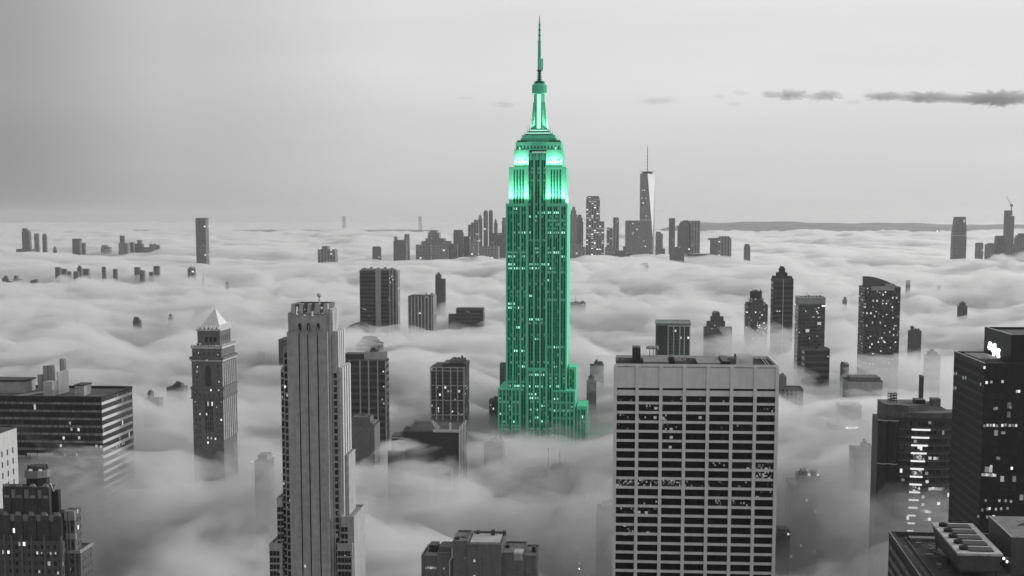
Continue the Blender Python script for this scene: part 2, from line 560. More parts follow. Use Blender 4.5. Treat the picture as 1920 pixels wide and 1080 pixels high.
for (pa, ra, pb, rb) in ((240.5, 6.9, 214, 5.9), (214, 5.9, 190, 5.4), (190, 5.4, 172, 5.4)):
    mast.frustum(octo(ra), ez(pa), octo(rb), ez(pb), cap=False)
mast.build("mast", M["g_stone"], esb)
for sx in (-1, 1):
    bt = MB()
    prof = [(240.5, 8.0), (226, 7.3), (213, 6.6), (200, 6.0), (188, 5.6)]
    for (pa, ra), (pb, rb) in zip(prof[:-1], prof[1:]):
        bt.frustum([(sx * 3.2 if sx > 0 else -ra, CYC - 3.0), (ra if sx > 0 else -3.2, CYC - 3.0), (ra if sx > 0 else -3.2, CYC + 3.0), (sx * 3.2 if sx > 0 else -ra, CYC + 3.0)], ez(pa),
                   [(sx * 3.2 if sx > 0 else -rb, CYC - 3.0), (rb if sx > 0 else -3.2, CYC - 3.0), (rb if sx > 0 else -3.2, CYC + 3.0), (sx * 3.2 if sx > 0 else -rb, CYC + 3.0)], ez(pb))
    bt.build("buttress", M["g_stone"], esb)
    fb = MB()
    for (pa, ra), (pb, rb) in zip(prof[:-1], prof[1:]):
        fb.frustum([(sx * 2.9 - 0.5, CYC - ra - 0.6), (sx * 2.9 + 0.5, CYC - ra - 0.6), (sx * 2.9 + 0.5, CYC), (sx * 2.9 - 0.5, CYC)], ez(pa),
                   [(sx * 2.9 - 0.5, CYC - rb - 0.4), (sx * 2.9 + 0.5, CYC - rb - 0.4), (sx * 2.9 + 0.5, CYC), (sx * 2.9 - 0.5, CYC)], ez(pb))
    fb.build("rib", M["g_metal"], esb)
MB().frustum([(-1.9, CYC - 6.9), (1.9, CYC - 6.9), (1.9, CYC - 5), (-1.9, CYC - 5)], ez(238.5), [(-1.9, CYC - 5.4), (1.9, CYC - 5.4), (1.9, CYC - 4), (-1.9, CYC - 4)], ez(172.5)).build("light_strip", M["g_strip"], esb)
lan = MB()
lan.lathe([(5.6, ez(172)), (6.7, ez(171)), (6.7, ez(154.5)), (6.2, ez(153)), (4.6, ez(152.4))], 24, 0, CYC)
lan.build("lantern", M["g_stone"], esb)
rb = MB()
for k in range(24):
    a = 2 * math.pi * k / 24
    rb.bar((6.75 * math.cos(a), CYC + 6.75 * math.sin(a), ez(170.5)), (6.75 * math.cos(a), CYC + 6.75 * math.sin(a), ez(155)), 0.22, n=4)
rb.build("rib", M["g_metal"], esb)
dm = MB()
dm.lathe([(4.6, ez(152.3)), (4.4, ez(149)), (3.2, ez(146.6)), (1.6, ez(145.2))], 16, 0, CYC)
for k in range(8):
    a = 2 * math.pi * (k + 0.3) / 8
    dm.bar((4.8 * math.cos(a), CYC + 4.8 * math.sin(a), ez(152)), (4.8 * math.cos(a), CYC + 4.8 * math.sin(a), ez(147.6)), 0.25, n=5)
dm.build("dome", M["g_dark"], esb)
an = MB()
for k in range(5):                                     # stacked broadcast rings
    z = ez(144.6 - k * 3.7)
    an.lathe([(1.3, z), (2.5 - 0.12 * k, z + 0.5), (2.5 - 0.12 * k, z + 0.9), (1.3, z + 1.3)], 12, 0, CYC)
an.lathe([(1.1, ez(145.5)), (1.1, ez(127))], 8, 0, CYC)
an.lathe([(1.4, ez(127.4)), (3.1, ez(126.6)), (3.1, ez(126)), (1.4, ez(125.4))], 12, 0, CYC)
an.build("antenna_ring", M["g_dark"], esb)
pn = MB()
pn.lathe([(1.7, ez(125.4)), (1.7, ez(102)), (1.1, ez(100.5))], 8, 0, CYC)
pn.box(1.9, 3.4, CYC - 0.8, CYC + 0.8, ez(125), ez(104), bottom=True)
pn.build("antenna_panel", plain("pale_green_metal", (0.12, 0.7, 0.42), 0.4, 0.15), esb)
sp_ = MB()
sp_.lathe([(1.35, ez(101)), (1.25, ez(72)), (0.95, ez(71)), (0.75, ez(46)), (0.3, ez(22))], 8, 0, CYC)
for py, r in ((98, 1.9), (93, 1.8), (88, 1.8), (83, 1.75), (78, 1.7), (72.5, 2.1)):
    sp_.lathe([(0.6, ez(py)), (r, ez(py) + 0.25), (r, ez(py) + 1.0), (0.6, ez(py) + 1.25)], 8, 0, CYC)
for py, r in ((66, 1.4), (61, 1.35), (56, 1.3), (51, 1.25), (46, 1.2), (41, 1.0), (36, 0.9)):
    MB().lathe([(0.4, ez(py)), (r, ez(py) + 0.3), (r, ez(py) + 1.3), (0.4, ez(py) + 1.6)], 8, 0, CYC).build("antenna_ring", M["g_dark"] if int(py) % 2 else M["g_stone"], esb)
sp_.build("spire", M["g_metal"], esb)
# lower setbacks
B_L = [(935.0, 937.6), (942.4, 944.2), (949.6, 951.6), (960.0, 962.4), (967.4, 969.4), (974.4, 977.4)]
e_tier(800, 728, 935.0, 977.4, B_L, [1, 1, 2, 1, 1], -7.0, 62, zb=0, cap=1.2)
B_R = [(1035.6, 1038.4), (1044.0, 1045.8), (1050.4, 1052.6), (1061.8, 1064.6), (1068.8, 1070.8), (1076.0, 1079.4)]
e_tier(800, 731, 1035.6, 1079.4, B_R, [1, 1, 2, 1, 1], -7.0, 50, zb=0, cap=1.2)
B_C = [(988.0, 991.2), (1000.0, 1003.0), (1011.6, 1014.6), (1023.4, 1027.0)]
e_tier(800, 690, 988.0, 1027.0, B_C, [2, 2, 2], -2.4, 5.4, zb=0, cap=1.4)
ar = MB()                                              # round heads of the three portal bays
for c in (995.6, 1007.3, 1019.0):
    w = ex(4.6 + EC, 700)
    xc = ex(c, 700)
    zs = ez(700)
    for k in range(10):
        a0, a1 = math.pi * k / 10, math.pi * (k + 1) / 10
        ar.quad([(xc + w * math.cos(a0), -2.0, zs + w * 1.1 * math.sin(a0)), (xc + w * math.cos(a0), -2.0, zs + w * 1.5),
                 (xc + w * math.cos(a1), -2.0, zs + w * 1.5), (xc + w * math.cos(a1), -2.0, zs + w * 1.1 * math.sin(a1))], [(0, 0)] * 4)
ar.build("arch_head", M["g_stone"], esb)
e_tier(800, 690, 1066.0, 1079.6, [(1066.0, 1067.6), (1075.6, 1079.6)], [2], 10, 34, zb=0, cap=2.0)
e_tier(800, 760, 1082.0, 1101.0, [(1082.0, 1084.0), (1088.6, 1090.4), (1098.0, 1101.0)], [2, 2], -4.0, 44, zb=0, cap=3.0)
# windows with the lights on, floor by floor
ROWS = {505: (954, 958, 964.5, 969, 973, 979.5, 983.5, 993, 997.5, 1004.5, 1009, 1032), 498: (954, 958, 964, 993, 997, 1004, 1008, 1016, 1020, 1028),
        397: (1008.5, 1016, 1020, 1028, 1031.5, 1039, 1043, 1046), 433: (964, 972.5, 979, 983.5, 993, 1028, 1032, 1039, 1043, 1047, 1054, 1058),
        470: (1005, 1008, 1028, 1032, 1039, 1043, 1047), 602: (993, 997, 1005, 1009, 1016), 566: (954, 958, 964), 558: (993, 996), 653: (1040, 1044, 1047),
        617: (969, 973), 638: (1004, 1008), 404: (993, 1004.5), 390: (964, 968), 439: (1039,), 524: (1028,), 580: (954, 958, 972), 484: (954, 958, 964, 983, 1054, 1058),
        688: (980, 983.5, 1040, 1044), 659: (965, 969, 979, 983), 727: (957, 966, 970, 973, 982, 1032, 1044, 1047), 412: (1004,), 462: (1004, 1008)}
ROWS_FRONT = {699: (994, 998, 1005, 1009, 1016, 1020), 727: (994, 1005, 1009, 1017), 741: (993.5, 998), 735: (1005,), 748: (995, 999, 1005, 1009), 757: (1017, 1021), 766: (996, 1008), 785: (1005, 1009), 788: (995, 1017)}
ROWS_BASE = {748: (1041, 1047), 757: (957,), 766: (1041, 1058, 1066), 786: (946.5, 965), 758: (1073.5,), 776: (939.6,), 742: (939.6,)}
first = None
for rows, yf in ((ROWS, -0.02), (ROWS_FRONT, -2.3), (ROWS_BASE, -6.9)):
    for py, pxs in rows.items():
        for px in pxs:
            y = 3.2 if (rows is ROWS and 990.2 < px < 1022.2) else (0 if rows is ROWS else (-2.4 if rows is ROWS_FRONT else -7.0))
            floor = math.floor(ez(py) / 3.7) * 3.7 + 0.75
            loc = (ex(px, py), y + 0.6, floor)
            if first is None:
                first = MB().box(-0.52, 0.52, 0, 0.15, 0, 1.9, bottom=True).build("window", M["g_lit"], esb)
                first.location = loc
            else:
                clone(first, loc, esb)
MB().box(ex(1092, 780), ex(1094, 780), -3.6, -3.3, ez(782), ez(777)).build("window", M["g_lit"], esb)
# the tower's own floodlights, on the setback ledges
def flood(name, loc, size, size_y, power, up, toward):
    d = bpy.data.lights.new(name, "AREA")
    d.shape = "RECTANGLE"
    d.size, d.size_y = size, size_y
    d.energy = power
    d.spread = R(75)
    d.color = (1.0, 0.84, 0.76)
    o = bpy.data.objects.new(name, d)
    COL.objects.link(o)
    o.parent = esb
    o.location = loc
    v = Vector((toward[0], toward[1], up)).normalized()
    o.rotation_euler = v.to_track_quat("-Z", "X" if abs(toward[1]) >= abs(toward[0]) else "Y").to_euler()
    if abs(toward[1]) >= abs(toward[0]):
        d.size, d.size_y = size_y, size
    return o
for (a, b) in ((952.4, 990), (1022.4, 1060.2)):
    flood("floodlight", (ex((a + b) / 2, 381), 0.9, ez(382) + 0.5), ex(b, 381) - ex(a, 381), 0.5, FL1, 0.93, (0, 0.37))
for (a, b) in ((963, 989), (1024, 1052)):
    flood("floodlight", (ex((a + b) / 2, 312), 7.4, ez(313) + 0.5), ex(b, 312) - ex(a, 312), 0.5, FL2, 0.84, (0, 0.55))
flood("floodlight", (0, 16.2, ez(246) + 0.4), 16, 0.5, FL3, 0.9, (0, 0.43))
for sx in (-1, 1):
    flood("floodlight", (sx * 9.6, CYC, ez(240.5) + 0.6), 8, 0.5, FL3 * 0.5, 0.9, (-sx * 0.4, 0.0))
flood("floodlight", (ex(1063.5, 381), 26, ez(382) + 0.5), 40, 0.5, FL1, 0.9, (-0.4, 0))
for (px, py) in ((945, 820), (1000, 822), (1050, 824), (1095, 822), (960, 815)):
    p = at(px, py, 1285)
    FOG_PTS.append((p.x, p.y, p.z))
# ------------------------------------------------------------------ near buildings
def parapet(root, x0, x1, y0, y1, z, h=1.0, t=0.5, mat="trim", roof="roof"):
    MB().box(x0 + t, x1 - t, y0 + t, y1 - t, z - 0.4, z + 0.02).build("roof", M[roof], root)
    MB().ring(x0 - 0.06, x1 + 0.06, y0 - 0.06, y1 + 0.06, z - 0.5, z + h, t).build("parapet", M[mat], root)
def windows_grid(root, mats, spots, w, h, depth=0.12, name="window", limit=100, rnd=None):
    """The first `limit` windows are parts of their own, the others one part; every pane sits `depth` proud of its backing."""
    rnd = rnd or random.Random(1)
    made = {}
    for (x, y, z) in spots[:limit]:
        m = rnd.choice(mats) if isinstance(mats, (list, tuple)) else mats
        if m not in made:
            made[m] = MB().box(-w / 2, w / 2, 0, depth, 0, h, bottom=True, back=False).build(name, M[m] if isinstance(m, str) else m, root)
            made[m].location = (x, y, z)
        else:
            clone(made[m], (x, y, z), root)
    if len(spots) > limit:
        b = MB()
        for (x, y, z) in spots[limit:]:
            b.box(x - w / 2, x + w / 2, y, y + depth, z, z + h, bottom=True, back=False)
        m = mats[0] if isinstance(mats, (list, tuple)) else mats
        b.build(name, M[m] if isinstance(m, str) else m, root, kind="stuff")

# --- white slab of seven bays
s = Site(1150, 1462, 687, 505)
s.d = 34.0
g = s.root("office_tower", "broad white stone office slab with seven columns of dark ribbon windows", "office building")
X = lambda zx: s.x(1120 + zx / 2.16)
zt = s.h
MB().box(0.4, s.w - 0.4, 1.2, s.d, 0, zt - 0.3).build("wall", M["trav"], g)
cols_x = [X(v) for v in (67, 163, 260, 356, 451, 547, 642, 737)]
cols_x[0], cols_x[-1] = 0.75, s.w - 0.75
PIT = 3.50
zslot = s.z(727)
MB().box(0.4, s.w - 0.4, 0.45, 1.197, zslot, zt - 0.3, bottom=True).build("blank_band", M["trav"], g)
for i, xc in enumerate(cols_x):
    MB().box(xc - 0.6, xc + 0.6, -0.1, 1.196, 0, zt + 0.15, back=False).build("pier", M["trav"], g)
zw0 = s.z(740)
k = 0
spots = []
seams = MB()
for i in range(7):
    for q in (0.5,):
        xm = (cols_x[i] + cols_x[i + 1]) / 2
        seams.box(xm - 0.04, xm + 0.04, 0.425, 0.449, zslot + 0.2, zt - 0.6, back=False)
MB().box(0.4, s.w - 0.4, 0.5, 1.198, zslot - 2.85, zslot - 0.85, bottom=True).build("spandrel", M["trav"], g)
nfl = int((zw0 - 2) / PIT)
for f in range(nfl):
    zh = zw0 - f * PIT                                  # head of this floor's window
    MB().box(0.4, s.w - 0.4, 0.35, 1.19, zh - PIT, zh - 2.58, bottom=True).build("spandrel", M["trav"], g)
    for i in range(7):
        spots.append((cols_x[i], cols_x[i + 1], zh - 2.58, f, i))
wd = facade("ribbon_glass", 0.02, 0.007, 1.5, 6.0, 0.94, 0.98, lit=0.0, gr=0.15, glassvar=0.15, spec=0.2)
wl = facade("ribbon_glass_busy", 0.02, 0.009, 0.55, 0.8, 0.9, 0.9, lit=0.08, lit_s=0.16, gr=0.2, glassvar=0.4, spec=0.2)
wb = facade("ribbon_glass_bright", 0.03, 0.012, 0.5, 0.62, 0.9, 0.9, lit=0.34, lit_s=0.26, gr=0.2, glassvar=0.6, spec=0.2)
BRIGHT = {(9, 0), (9, 2), (7, 6), (9, 1), (8, 6)}
BUSY = {(0, 0), (0, 2), (0, 3), (1, 6), (1, 1), (2, 0), (2, 1), (2, 2), (3, 0), (3, 2), (3, 4), (3, 5), (7, 4), (7, 5), (9, 3), (9, 5), (9, 6), (10, 6), (11, 4), (11, 5), (11, 1), (12, 0), (12, 1), (13, 4), (14, 0), (14, 2), (15, 3), (0, 4), (9, 4)}
rest = MB()
wmade = {}
for n, (a, b, z, f, i) in enumerate(spots):
    if n >= 100:
        rest.box(a + 0.6, b - 0.6, 1.0, 1.18, z, z + 2.58, bottom=True, back=False)
        continue
    m = wb if (f, i) in BRIGHT else (wl if (f, i) in BUSY else wd)
    wid = round(b - a - 1.2, 3)
    kx = (m.name, wid)
    if kx not in wmade:
        wmade[kx] = MB().box(0, wid, 0, 0.18, 0, 2.58, bottom=True, back=False).build("window", m, g)
        wmade[kx].location = (a + 0.6, 1.0, z)
    else:
        clone(wmade[kx], (a + 0.6, 1.0, z), g)
rest.build("window", wd, g, kind="stuff")
sl = MB()
for i in range(7):
    sl.box(cols_x[i] + 0.6, cols_x[i + 1] - 0.6, 1.0, 1.18, zslot - 0.85, zslot, bottom=True, back=False)
sl.build("louvre", M["black"], g)
lit = MB()                                             # single lamps behind the glass
for zx, zy in ((240, 400), (422, 436), (304, 484), (305, 517), (301, 557), (620, 640), (694, 640), (706, 681), (660, 755), (105, 909), (122, 912), (214, 905), (206, 823), (176, 822), (118, 876), (646, 641), (490, 872), (270, 440), (238, 438)):
    x, z = X(zx), s.z(580 + zy / 2.16)
    lit.box(x - 0.55, x + 0.55, 0.93, 0.995, z - 0.5, z + 0.5, bottom=True)
lit.build("ceiling_lamp", M["lit_dim"], g, kind="stuff")
MB().box(0.9, s.w - 0.9, 1.0, s.d - 0.6, zt - 0.29, zt - 0.05).build("roof", plain("dark_roof", 0.035, 0.9, 0.5, 0.2, streak=False), g)
MB().ring(0.35, s.w - 0.35, 0.5, s.d, zt - 0.04, zt + 0.9, 0.5).build("parapet", M["trav"], g)
# roof gear
def gear(name, mat, zx0, zx1, y0, y1, h, top=None):
    return MB().box(s.x(1140 + zx0 / 5.647), s.x(1140 + zx1 / 5.647), y0, y1, zt - 0.05, zt + h).build(name, M[mat] if isinstance(mat, str) else mat, g)
gear("penthouse", "dark_metal", 262, 352, 16, 24, 5.6)
gear("roof_unit", "metal", 380, 650, 6, 26, 1.2)
gear("roof_unit", "stone_dark", 720, 800, 8, 24, 1.3)
gear("roof_unit", "metal", 960, 1210, 5, 27, 1.0)
gear("hatch_box", "dark_metal", 668, 712, 10, 20, 2.6)
gear("roof_unit", "black", 1225, 1310, 4, 26, 1.8)
MB().lathe([(1.9, zt), (1.9, zt + 2.0), (1.3, zt + 2.6)], 16, s.x(1140 + 1345 / 5.647), 12).build("roof_tank", M["metal"], g)
cv = MB()
xa, xb = s.x(1140 + 1385 / 5.647), s.x(1140 + 1560 / 5.647)
for k in range(8):
    a0, a1 = math.pi * k / 8, math.pi * (k + 1) / 8
    cv.quad([(xa, 15 - 7 * math.cos(a0), zt + 3.6 * math.sin(a0) ** 0.6), (xb, 15 - 7 * math.cos(a0), zt + 3.6 * math.sin(a0) ** 0.6),
             (xb, 15 - 7 * math.cos(a1), zt + 3.6 * max(0, math.sin(a1)) ** 0.6), (xa, 15 - 7 * math.cos(a1), zt + 3.6 * max(0, math.sin(a1)) ** 0.6)], [(0, 0), (1, 0), (1, 1), (0, 1)])
cv.build("vault_roof", plain("bright_sheet_metal", 0.4, 0.4, 0.2, metal=0.4), g)
ds = MB()
for q, r in ((222, 1.5), (229, 1.0), (236, 0.7)):
    xc = s.x(1000 + q)
    ds.lathe([(0.15, zt + 0.0), (0.15, zt + 3.4), (r, zt + 3.6), (r, zt + 4.3), (0.2, zt + 5.0)], 10, xc, 30 + r)
ds.build("antenna_dish", M["stone"], g)
pp = MB()
for zx in (100, 150, 820, 845, 1180, 1700, 1730):
    pp.bar((s.x(1140 + zx / 5.647), 3 if zx > 1600 else 20, zt), (s.x(1140 + (zx + 8) / 5.647), 30 if zx > 1600 else 20, zt + (0.6 if zx > 1600 else 2.2)), 0.16)
pp.build("roof_pipe", M["trim"], g)

# --- stepped limestone shaft with three dark slits
s = Site(538.8, 614.4, 640, 543)
g = s.root("stepped_tower", "slender grey limestone tower with three dark vertical slits and battlement crown", "skyscraper")
XS = lambda px: s.x(px)
zz = lambda py: s.z(py)
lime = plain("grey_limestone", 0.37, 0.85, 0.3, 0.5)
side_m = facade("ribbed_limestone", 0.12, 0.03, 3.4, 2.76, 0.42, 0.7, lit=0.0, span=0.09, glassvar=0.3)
win_s = []
def st_box(x0, x1, y0, y1, ztop, mat=lime, name="wall"):
    MB().box(x0, x1, y0, y1, 0, ztop).build(name, mat, g)
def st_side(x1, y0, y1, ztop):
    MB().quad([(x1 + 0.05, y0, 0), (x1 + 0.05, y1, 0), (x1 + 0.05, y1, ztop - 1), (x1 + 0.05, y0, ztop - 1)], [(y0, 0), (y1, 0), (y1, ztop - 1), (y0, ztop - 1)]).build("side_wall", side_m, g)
w0, w1 = 0.0, s.w
# the central slab is four strips with slits between
cuts = [(w0, XS(560.2)), (XS(562.6), XS(576.6)), (XS(579.0), XS(594.9)), (XS(597.3), w1)]
for a, b in cuts:
    MB().box(a, b, -0.8, 1.4, 0, zz(622)).build("front_strip", lime, g)
for (a, b) in ((XS(560.2), XS(562.6)), (XS(576.6), XS(579.0)), (XS(594.9), XS(597.3))):
    MB().box(a, b, 0.9, 1.2, 0, zz(622), back=False).build("slit_glazing", M["black"], g)
st_box(w0 + 0.3, w1, 1.401, 18, zz(622))
# crown: shoulders, attic, battlement
crown = MB()
crown.box(XS(540), XS(614), 0.6, 17, zz(622) + 0.003, zz(588))
crown.build("attic", lime, g)
MB().box(XS(546.5), XS(612.5), 2.2, 15.5, zz(588) + 0.003, zz(577)).build("attic", M["stone_dark"], g)
for a, b in ((545.4, 553.5), (560.5, 569), (576, 584), (589.5, 600.5), (606, 615)):
    MB().frustum([(XS(a), 0.2), (XS(b), 0.2), (XS(b), 3.2), (XS(a), 3.2)], zz(588), [(XS(a + 1), 1.2), (XS(b - 1), 1.2), (XS(b - 1), 3.2), (XS(a + 1), 3.2)], zz(569.5)).build("battlement", lime, g)
MB().ring(XS(545.6), XS(613.5), 1.9, 15.8, zz(577), zz(570), 1.0).build("battlement_wall", M["stone_dark"], g)
MB().box(XS(541), XS(546), 0.2, 5, zz(604), zz(586)).build("buttress", lime, g)
nic = MB()
for px in (557.5, 572.5, 586.5, 603.5):
    nic.box(XS(px - 1.8), XS(px + 1.8), 0.5, 1.0, zz(592), zz(575.5), back=False, bottom=True)
nic.build("lit_niche", glow("niche_glow", 1.0, 0.75, 0.6), g)
arc = MB()
for px in (562, 578.5, 596.8):
    arc.box(XS(px - 2.6), XS(px + 2.6), 0.3, 0.597, zz(620), zz(609), back=False)
    arc.frustum([(XS(px - 2.6), 0.3), (XS(px + 2.6), 0.3), (XS(px + 2.6), 0.59), (XS(px - 2.6), 0.59)], zz(609), [(XS(px - 1), 0.3), (XS(px + 1), 0.3), (XS(px + 1), 0.59), (XS(px - 1), 0.59)], zz(605.5))
arc.build("arch_window", M["black"], g)
orn = MB()
rng = random.Random(9)
for k in range(26):
    px = 543 + k * 2.8
    zb = zz(623 - rng.random() * 3)
    orn.box(XS(px), XS(px + 1.5), -0.9, -0.6, zb - 1.2, zb + rng.random() * 3.5, bottom=True)
orn.build("crest_ornament", M["stone"], g)
an = MB()
an.bar((XS(590.5), 9, zz(577)), (XS(590.5), 9, zz(553)), 0.5, 0.16)
an.lathe([(0.3, zz(560)), (1.0, zz(557)), (0.9, zz(554)), (0.2, zz(551.5))], 8, XS(590.5), 9)
an.build("antenna", M["trim"], g)
# wings: (px0, px1, front y, depth to, top row)
for (a, b, y0, y1, top) in ((528.6, 540.0, 1.6, 16, 655), (522.6, 528.6, 2.2, 15, 693), (614.41, 619.5, 1.0, 13, 583), (614.41, 628.2, 1.8, 17.5, 625), (628.21, 634.5, 2.4, 22, 693)):
    xa, xb = XS(a), XS(b)
    MB().box(xa, xb, y0, y1, 0, zz(top)).build("wing", lime, g)
    MB().box(xa + 0.3, xb - 0.3, y0 + 0.3, y1 - 0.3, zz(top) + 0.003, zz(top) + 0.8).build("coping", M["stone"], g)
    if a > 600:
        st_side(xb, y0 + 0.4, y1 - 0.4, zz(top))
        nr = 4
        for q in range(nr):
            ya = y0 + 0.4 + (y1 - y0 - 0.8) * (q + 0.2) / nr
            MB().box(xb + 0.06, xb + 0.7, ya, ya + (y1 - y0) * 0.12, 0, zz(top) + 0.6).build("side_pier", plain("sunlit_rib", 0.55, 0.8, 0.15), g)  # ribs paler than the limestone, sunlight put into their colour
# lower setbacks
for (a, b, y0, y1, top) in ((512.5, 522.59, 0.6, 20, 938), (499, 522.59, -1.6, 22, 1022), (634.51, 645, 6, 20, 860), (634.51, 659, 0.2, 24, 971), (628.2, 657, -1.4, 4, 1020)):
    xa, xb = XS(a), XS(b)
    MB().box(xa, xb, y0, y1, 0, zz(top)).build("setback", lime, g)
    MB().ring(xa - 0.1, xb + 0.1, y0 - 0.1, y1 + 0.1, zz(top), zz(top) + 0.9, 0.5).build("coping", M["stone"], g)
for py in range(12):
    pass
pit = 2.76
for col in (616.6, 625.6, 533.5, 539.5):
    top, y = (661, 1.6) if col > 600 else (662, 1.6)
    zk = zz(top)
    n = 0
    while zk > zz(1075):
        if not (col > 625 and n < 3):
            yy = (1.8 if col > 614 else 1.6)
            win_s.append((XS(col), yy - 0.04, zk - 1.9))
        zk -= pit
        n += 1
for (c0, n, top, y) in ((515.5, 2, 952, 0.6), (502.5, 3, 1032, -1.6), (637.5, 2, 987, 0.2), (632, 4, 1030, -1.4), (526, 1, 700, 2.2)):
    for c in range(n):
        zk = zz(top)
        while zk > zz(1078):
            win_s.append((XS(c0 + c * 6.4), y - 0.04, zk - 1.9))
            zk -= pit
win_s.sort(key=lambda t: -t[2])
wm1 = facade("sash_glass", 0.07, 0.012, 0.62, 0.98, 0.9, 0.9, lit=0.02, lit_s=0.5, gr=0.25, glassvar=0.5, spec=0.25)
wm2 = facade("sash_glass_blind", 0.12, 0.025, 0.62, 0.98, 0.86, 0.86, lit=0.0, gr=0.3, glassvar=0.9, spec=0.25)
windows_grid(g, [wm1, wm1, wm2], win_s, 1.24, 1.96, 0.035)
sl_ = MB()
for (x, y, z) in win_s:
    sl_.box(x - 0.8, x + 0.8, y - 0.12, y + 0.03, z - 0.28, z - 0.02, bottom=True)
sl_.build("window_sill", M["stone"], g, kind="stuff")
for px, py in ((541, 745), (531, 726), (535, 742), (537, 940), (566, 1060)):
    MB().box(XS(px) - 0.3, XS(px) + 0.3, -0.95 if px > 545 else 1.4, -0.85 if px > 545 else 1.5, zz(py) - 0.5, zz(py) + 0.5).build("wall_lamp", M["lit"], g)

# --- pyramid-roofed tower
s = Site(359.5, 416.5, 690, 950, 832, px2=447.5)
s.d = min(s.d, 34)
g = s.root("stone_tower", "ornate stone tower with pale pyramid roof and brightly lit cornice", "skyscraper")
zz = lambda y: s.z(570 + y / 3.854)
XX = lambda x: s.x(340 + x / 3.854)
W, D = s.w, s.d
stn = plain("weathered_brick", 0.145, 0.85, 0.3)
stl = plain("terracotta_trim", 0.48, 0.8, 0.3)
MB().box(0, W, 0, D, 0, zz(395)).build("wall", stn, g)
def belt(y0, y1, out, mat=stn, name="belt_course"):
    MB().ring(-out, W + out, -out, D + out, zz(y1), zz(y0), out + 0.3).build(name, mat, g)
belt(598, 612, 1.1)
belt(614, 672, 0.6)
belt(674, 684, 0.9)
belt(382, 400, 1.3)
belt(404, 414, 0.7, stl)
MB().box(0.4, W - 0.4, 0.4, D - 0.4, zz(395) + 0.003, zz(318)).build("attic", stn, g)
MB().ring(-0.4, W + 0.4, -0.4, D + 0.4, zz(322), zz(310), 1.6).build("balustrade", stl, g)
cre = MB()
for k in range(12):
    x = -0.2 + k * (W - 1.0) / 11
    cre.box(x, x + 1.0, -0.6, 0.6, zz(309.5), zz(296))
for k in range(14):
    y = k * (D - 1.2) / 13
    cre.box(W - 0.6, W + 0.6, y, y + 1.1, zz(309.5), zz(292))
cre.build("finial", stl, g, kind="stuff")
tx0, tx1 = XX(112), XX(275)
ty0, ty1 = 3.0, D - 5
MB().box(tx0, tx1, ty0, ty1, zz(318) + 0.003, zz(185)).build("lantern_stage", stn, g)
MB().ring(tx0 - 0.7, tx1 + 0.7, ty0 - 0.7, ty1 + 0.7, zz(196), zz(184), 1.2).build("eave", stl, g)
apx, apy = (tx0 + tx1) / 2 + 1.0, (ty0 + ty1) / 2
MB().frustum([(tx0 + 1.2, ty0 + 1.4), (tx1 - 0.3, ty0 + 1.4), (tx1 - 0.3, ty1 - 1.4), (tx0 + 1.2, ty1 - 1.4)], zz(176), [(apx - 0.3, apy - 0.3), (apx + 0.3, apy - 0.3), (apx + 0.3, apy + 0.3), (apx - 0.3, apy + 0.3)], zz(44)).build("roof", plain("pale_copper_roof", 0.62, 0.6, 0.2), g)
dorm = MB()
for k in range(6):
    x = tx0 + 0.3 + k * (tx1 - tx0 - 1.6) / 5
    dorm.frustum([(x, ty0 - 0.3), (x + 1.3, ty0 - 0.3), (x + 1.3, ty0 + 1.4), (x, ty0 + 1.4)], zz(184), [(x + 0.4, ty0), (x + 0.9, ty0), (x + 0.9, ty0 + 1.2), (x + 0.4, ty0 + 1.2)], zz(158))
for k in range(8):
    y = ty0 + 0.8 + k * (ty1 - ty0 - 2.4) / 7
    dorm.frustum([(tx1 - 1.3, y), (tx1 + 0.3, y), (tx1 + 0.3, y + 1.3), (tx1 - 1.3, y + 1.3)], zz(184), [(tx1 - 1.1, y + 0.4), (tx1, y + 0.4), (tx1, y + 0.9), (tx1 - 1.1, y + 0.9)], zz(156))
dorm.build("crest_ornament", plain("white_terracotta", 0.75, 0.7, 0.2), g, kind="stuff")
cl = MB()
for x in (150, 176, 206, 232, 262):
    cl.box(XX(x) - 0.5, XX(x) + 0.5, ty0 - 0.55, ty0 - 0.31, zz(182), zz(166))
cl.build("lit_crenel", M["lit"], g)  # glowing blocks, the light on the crenels put in as emission
for (x, y0, y1, r) in ((125, 318, 285, 1.4), (262, 318, 300, 1.0)):
    MB().box(XX(x) - r, XX(x) + r, 1.2, 2.6, zz(y0), zz(y1)).build("floodlit_corner", glow("floodlit_corner_glow", 1.0, 0.9, 0.5), g)  # emissive blocks stand in for floodlit stone corners
aw = MB()
for x in (178, 208, 240):
    aw.box(XX(x) - 0.9, XX(x) + 0.9, ty0 - 0.12, ty0 - 0.003, zz(276), zz(246), back=False)
    aw.frustum([(XX(x) - 0.9, ty0 - 0.12), (XX(x) + 0.9, ty0 - 0.12), (XX(x) + 0.9, ty0), (XX(x) - 0.9, ty0)], zz(246), [(XX(x) - 0.3, ty0 - 0.12), (XX(x) + 0.3, ty0 - 0.12), (XX(x) + 0.3, ty0), (XX(x) - 0.3, ty0)], zz(238))
for k in range(5):
    y = ty0 + 3 + k * (ty1 - ty0 - 6) / 4
    aw.box(tx1 + 0.003, tx1 + 0.1, y - 0.8, y + 0.8, zz(274), zz(232))
aw.build("arch_window", M["black"], g)
cwd = MB()                                            # tall arched window and its lower neighbour
cx = XX(193)
cwd.box(cx - 2.1, cx + 2.1, -0.1, -0.003, zz(590), zz(460), back=False)
cwd.frustum([(cx - 2.1, -0.1), (cx + 2.1, -0.1), (cx + 2.1, 0), (cx - 2.1, 0)], zz(460), [(cx - 0.9, -0.1), (cx + 0.9, -0.1), (cx + 0.9, 0), (cx - 0.9, 0)], zz(442))
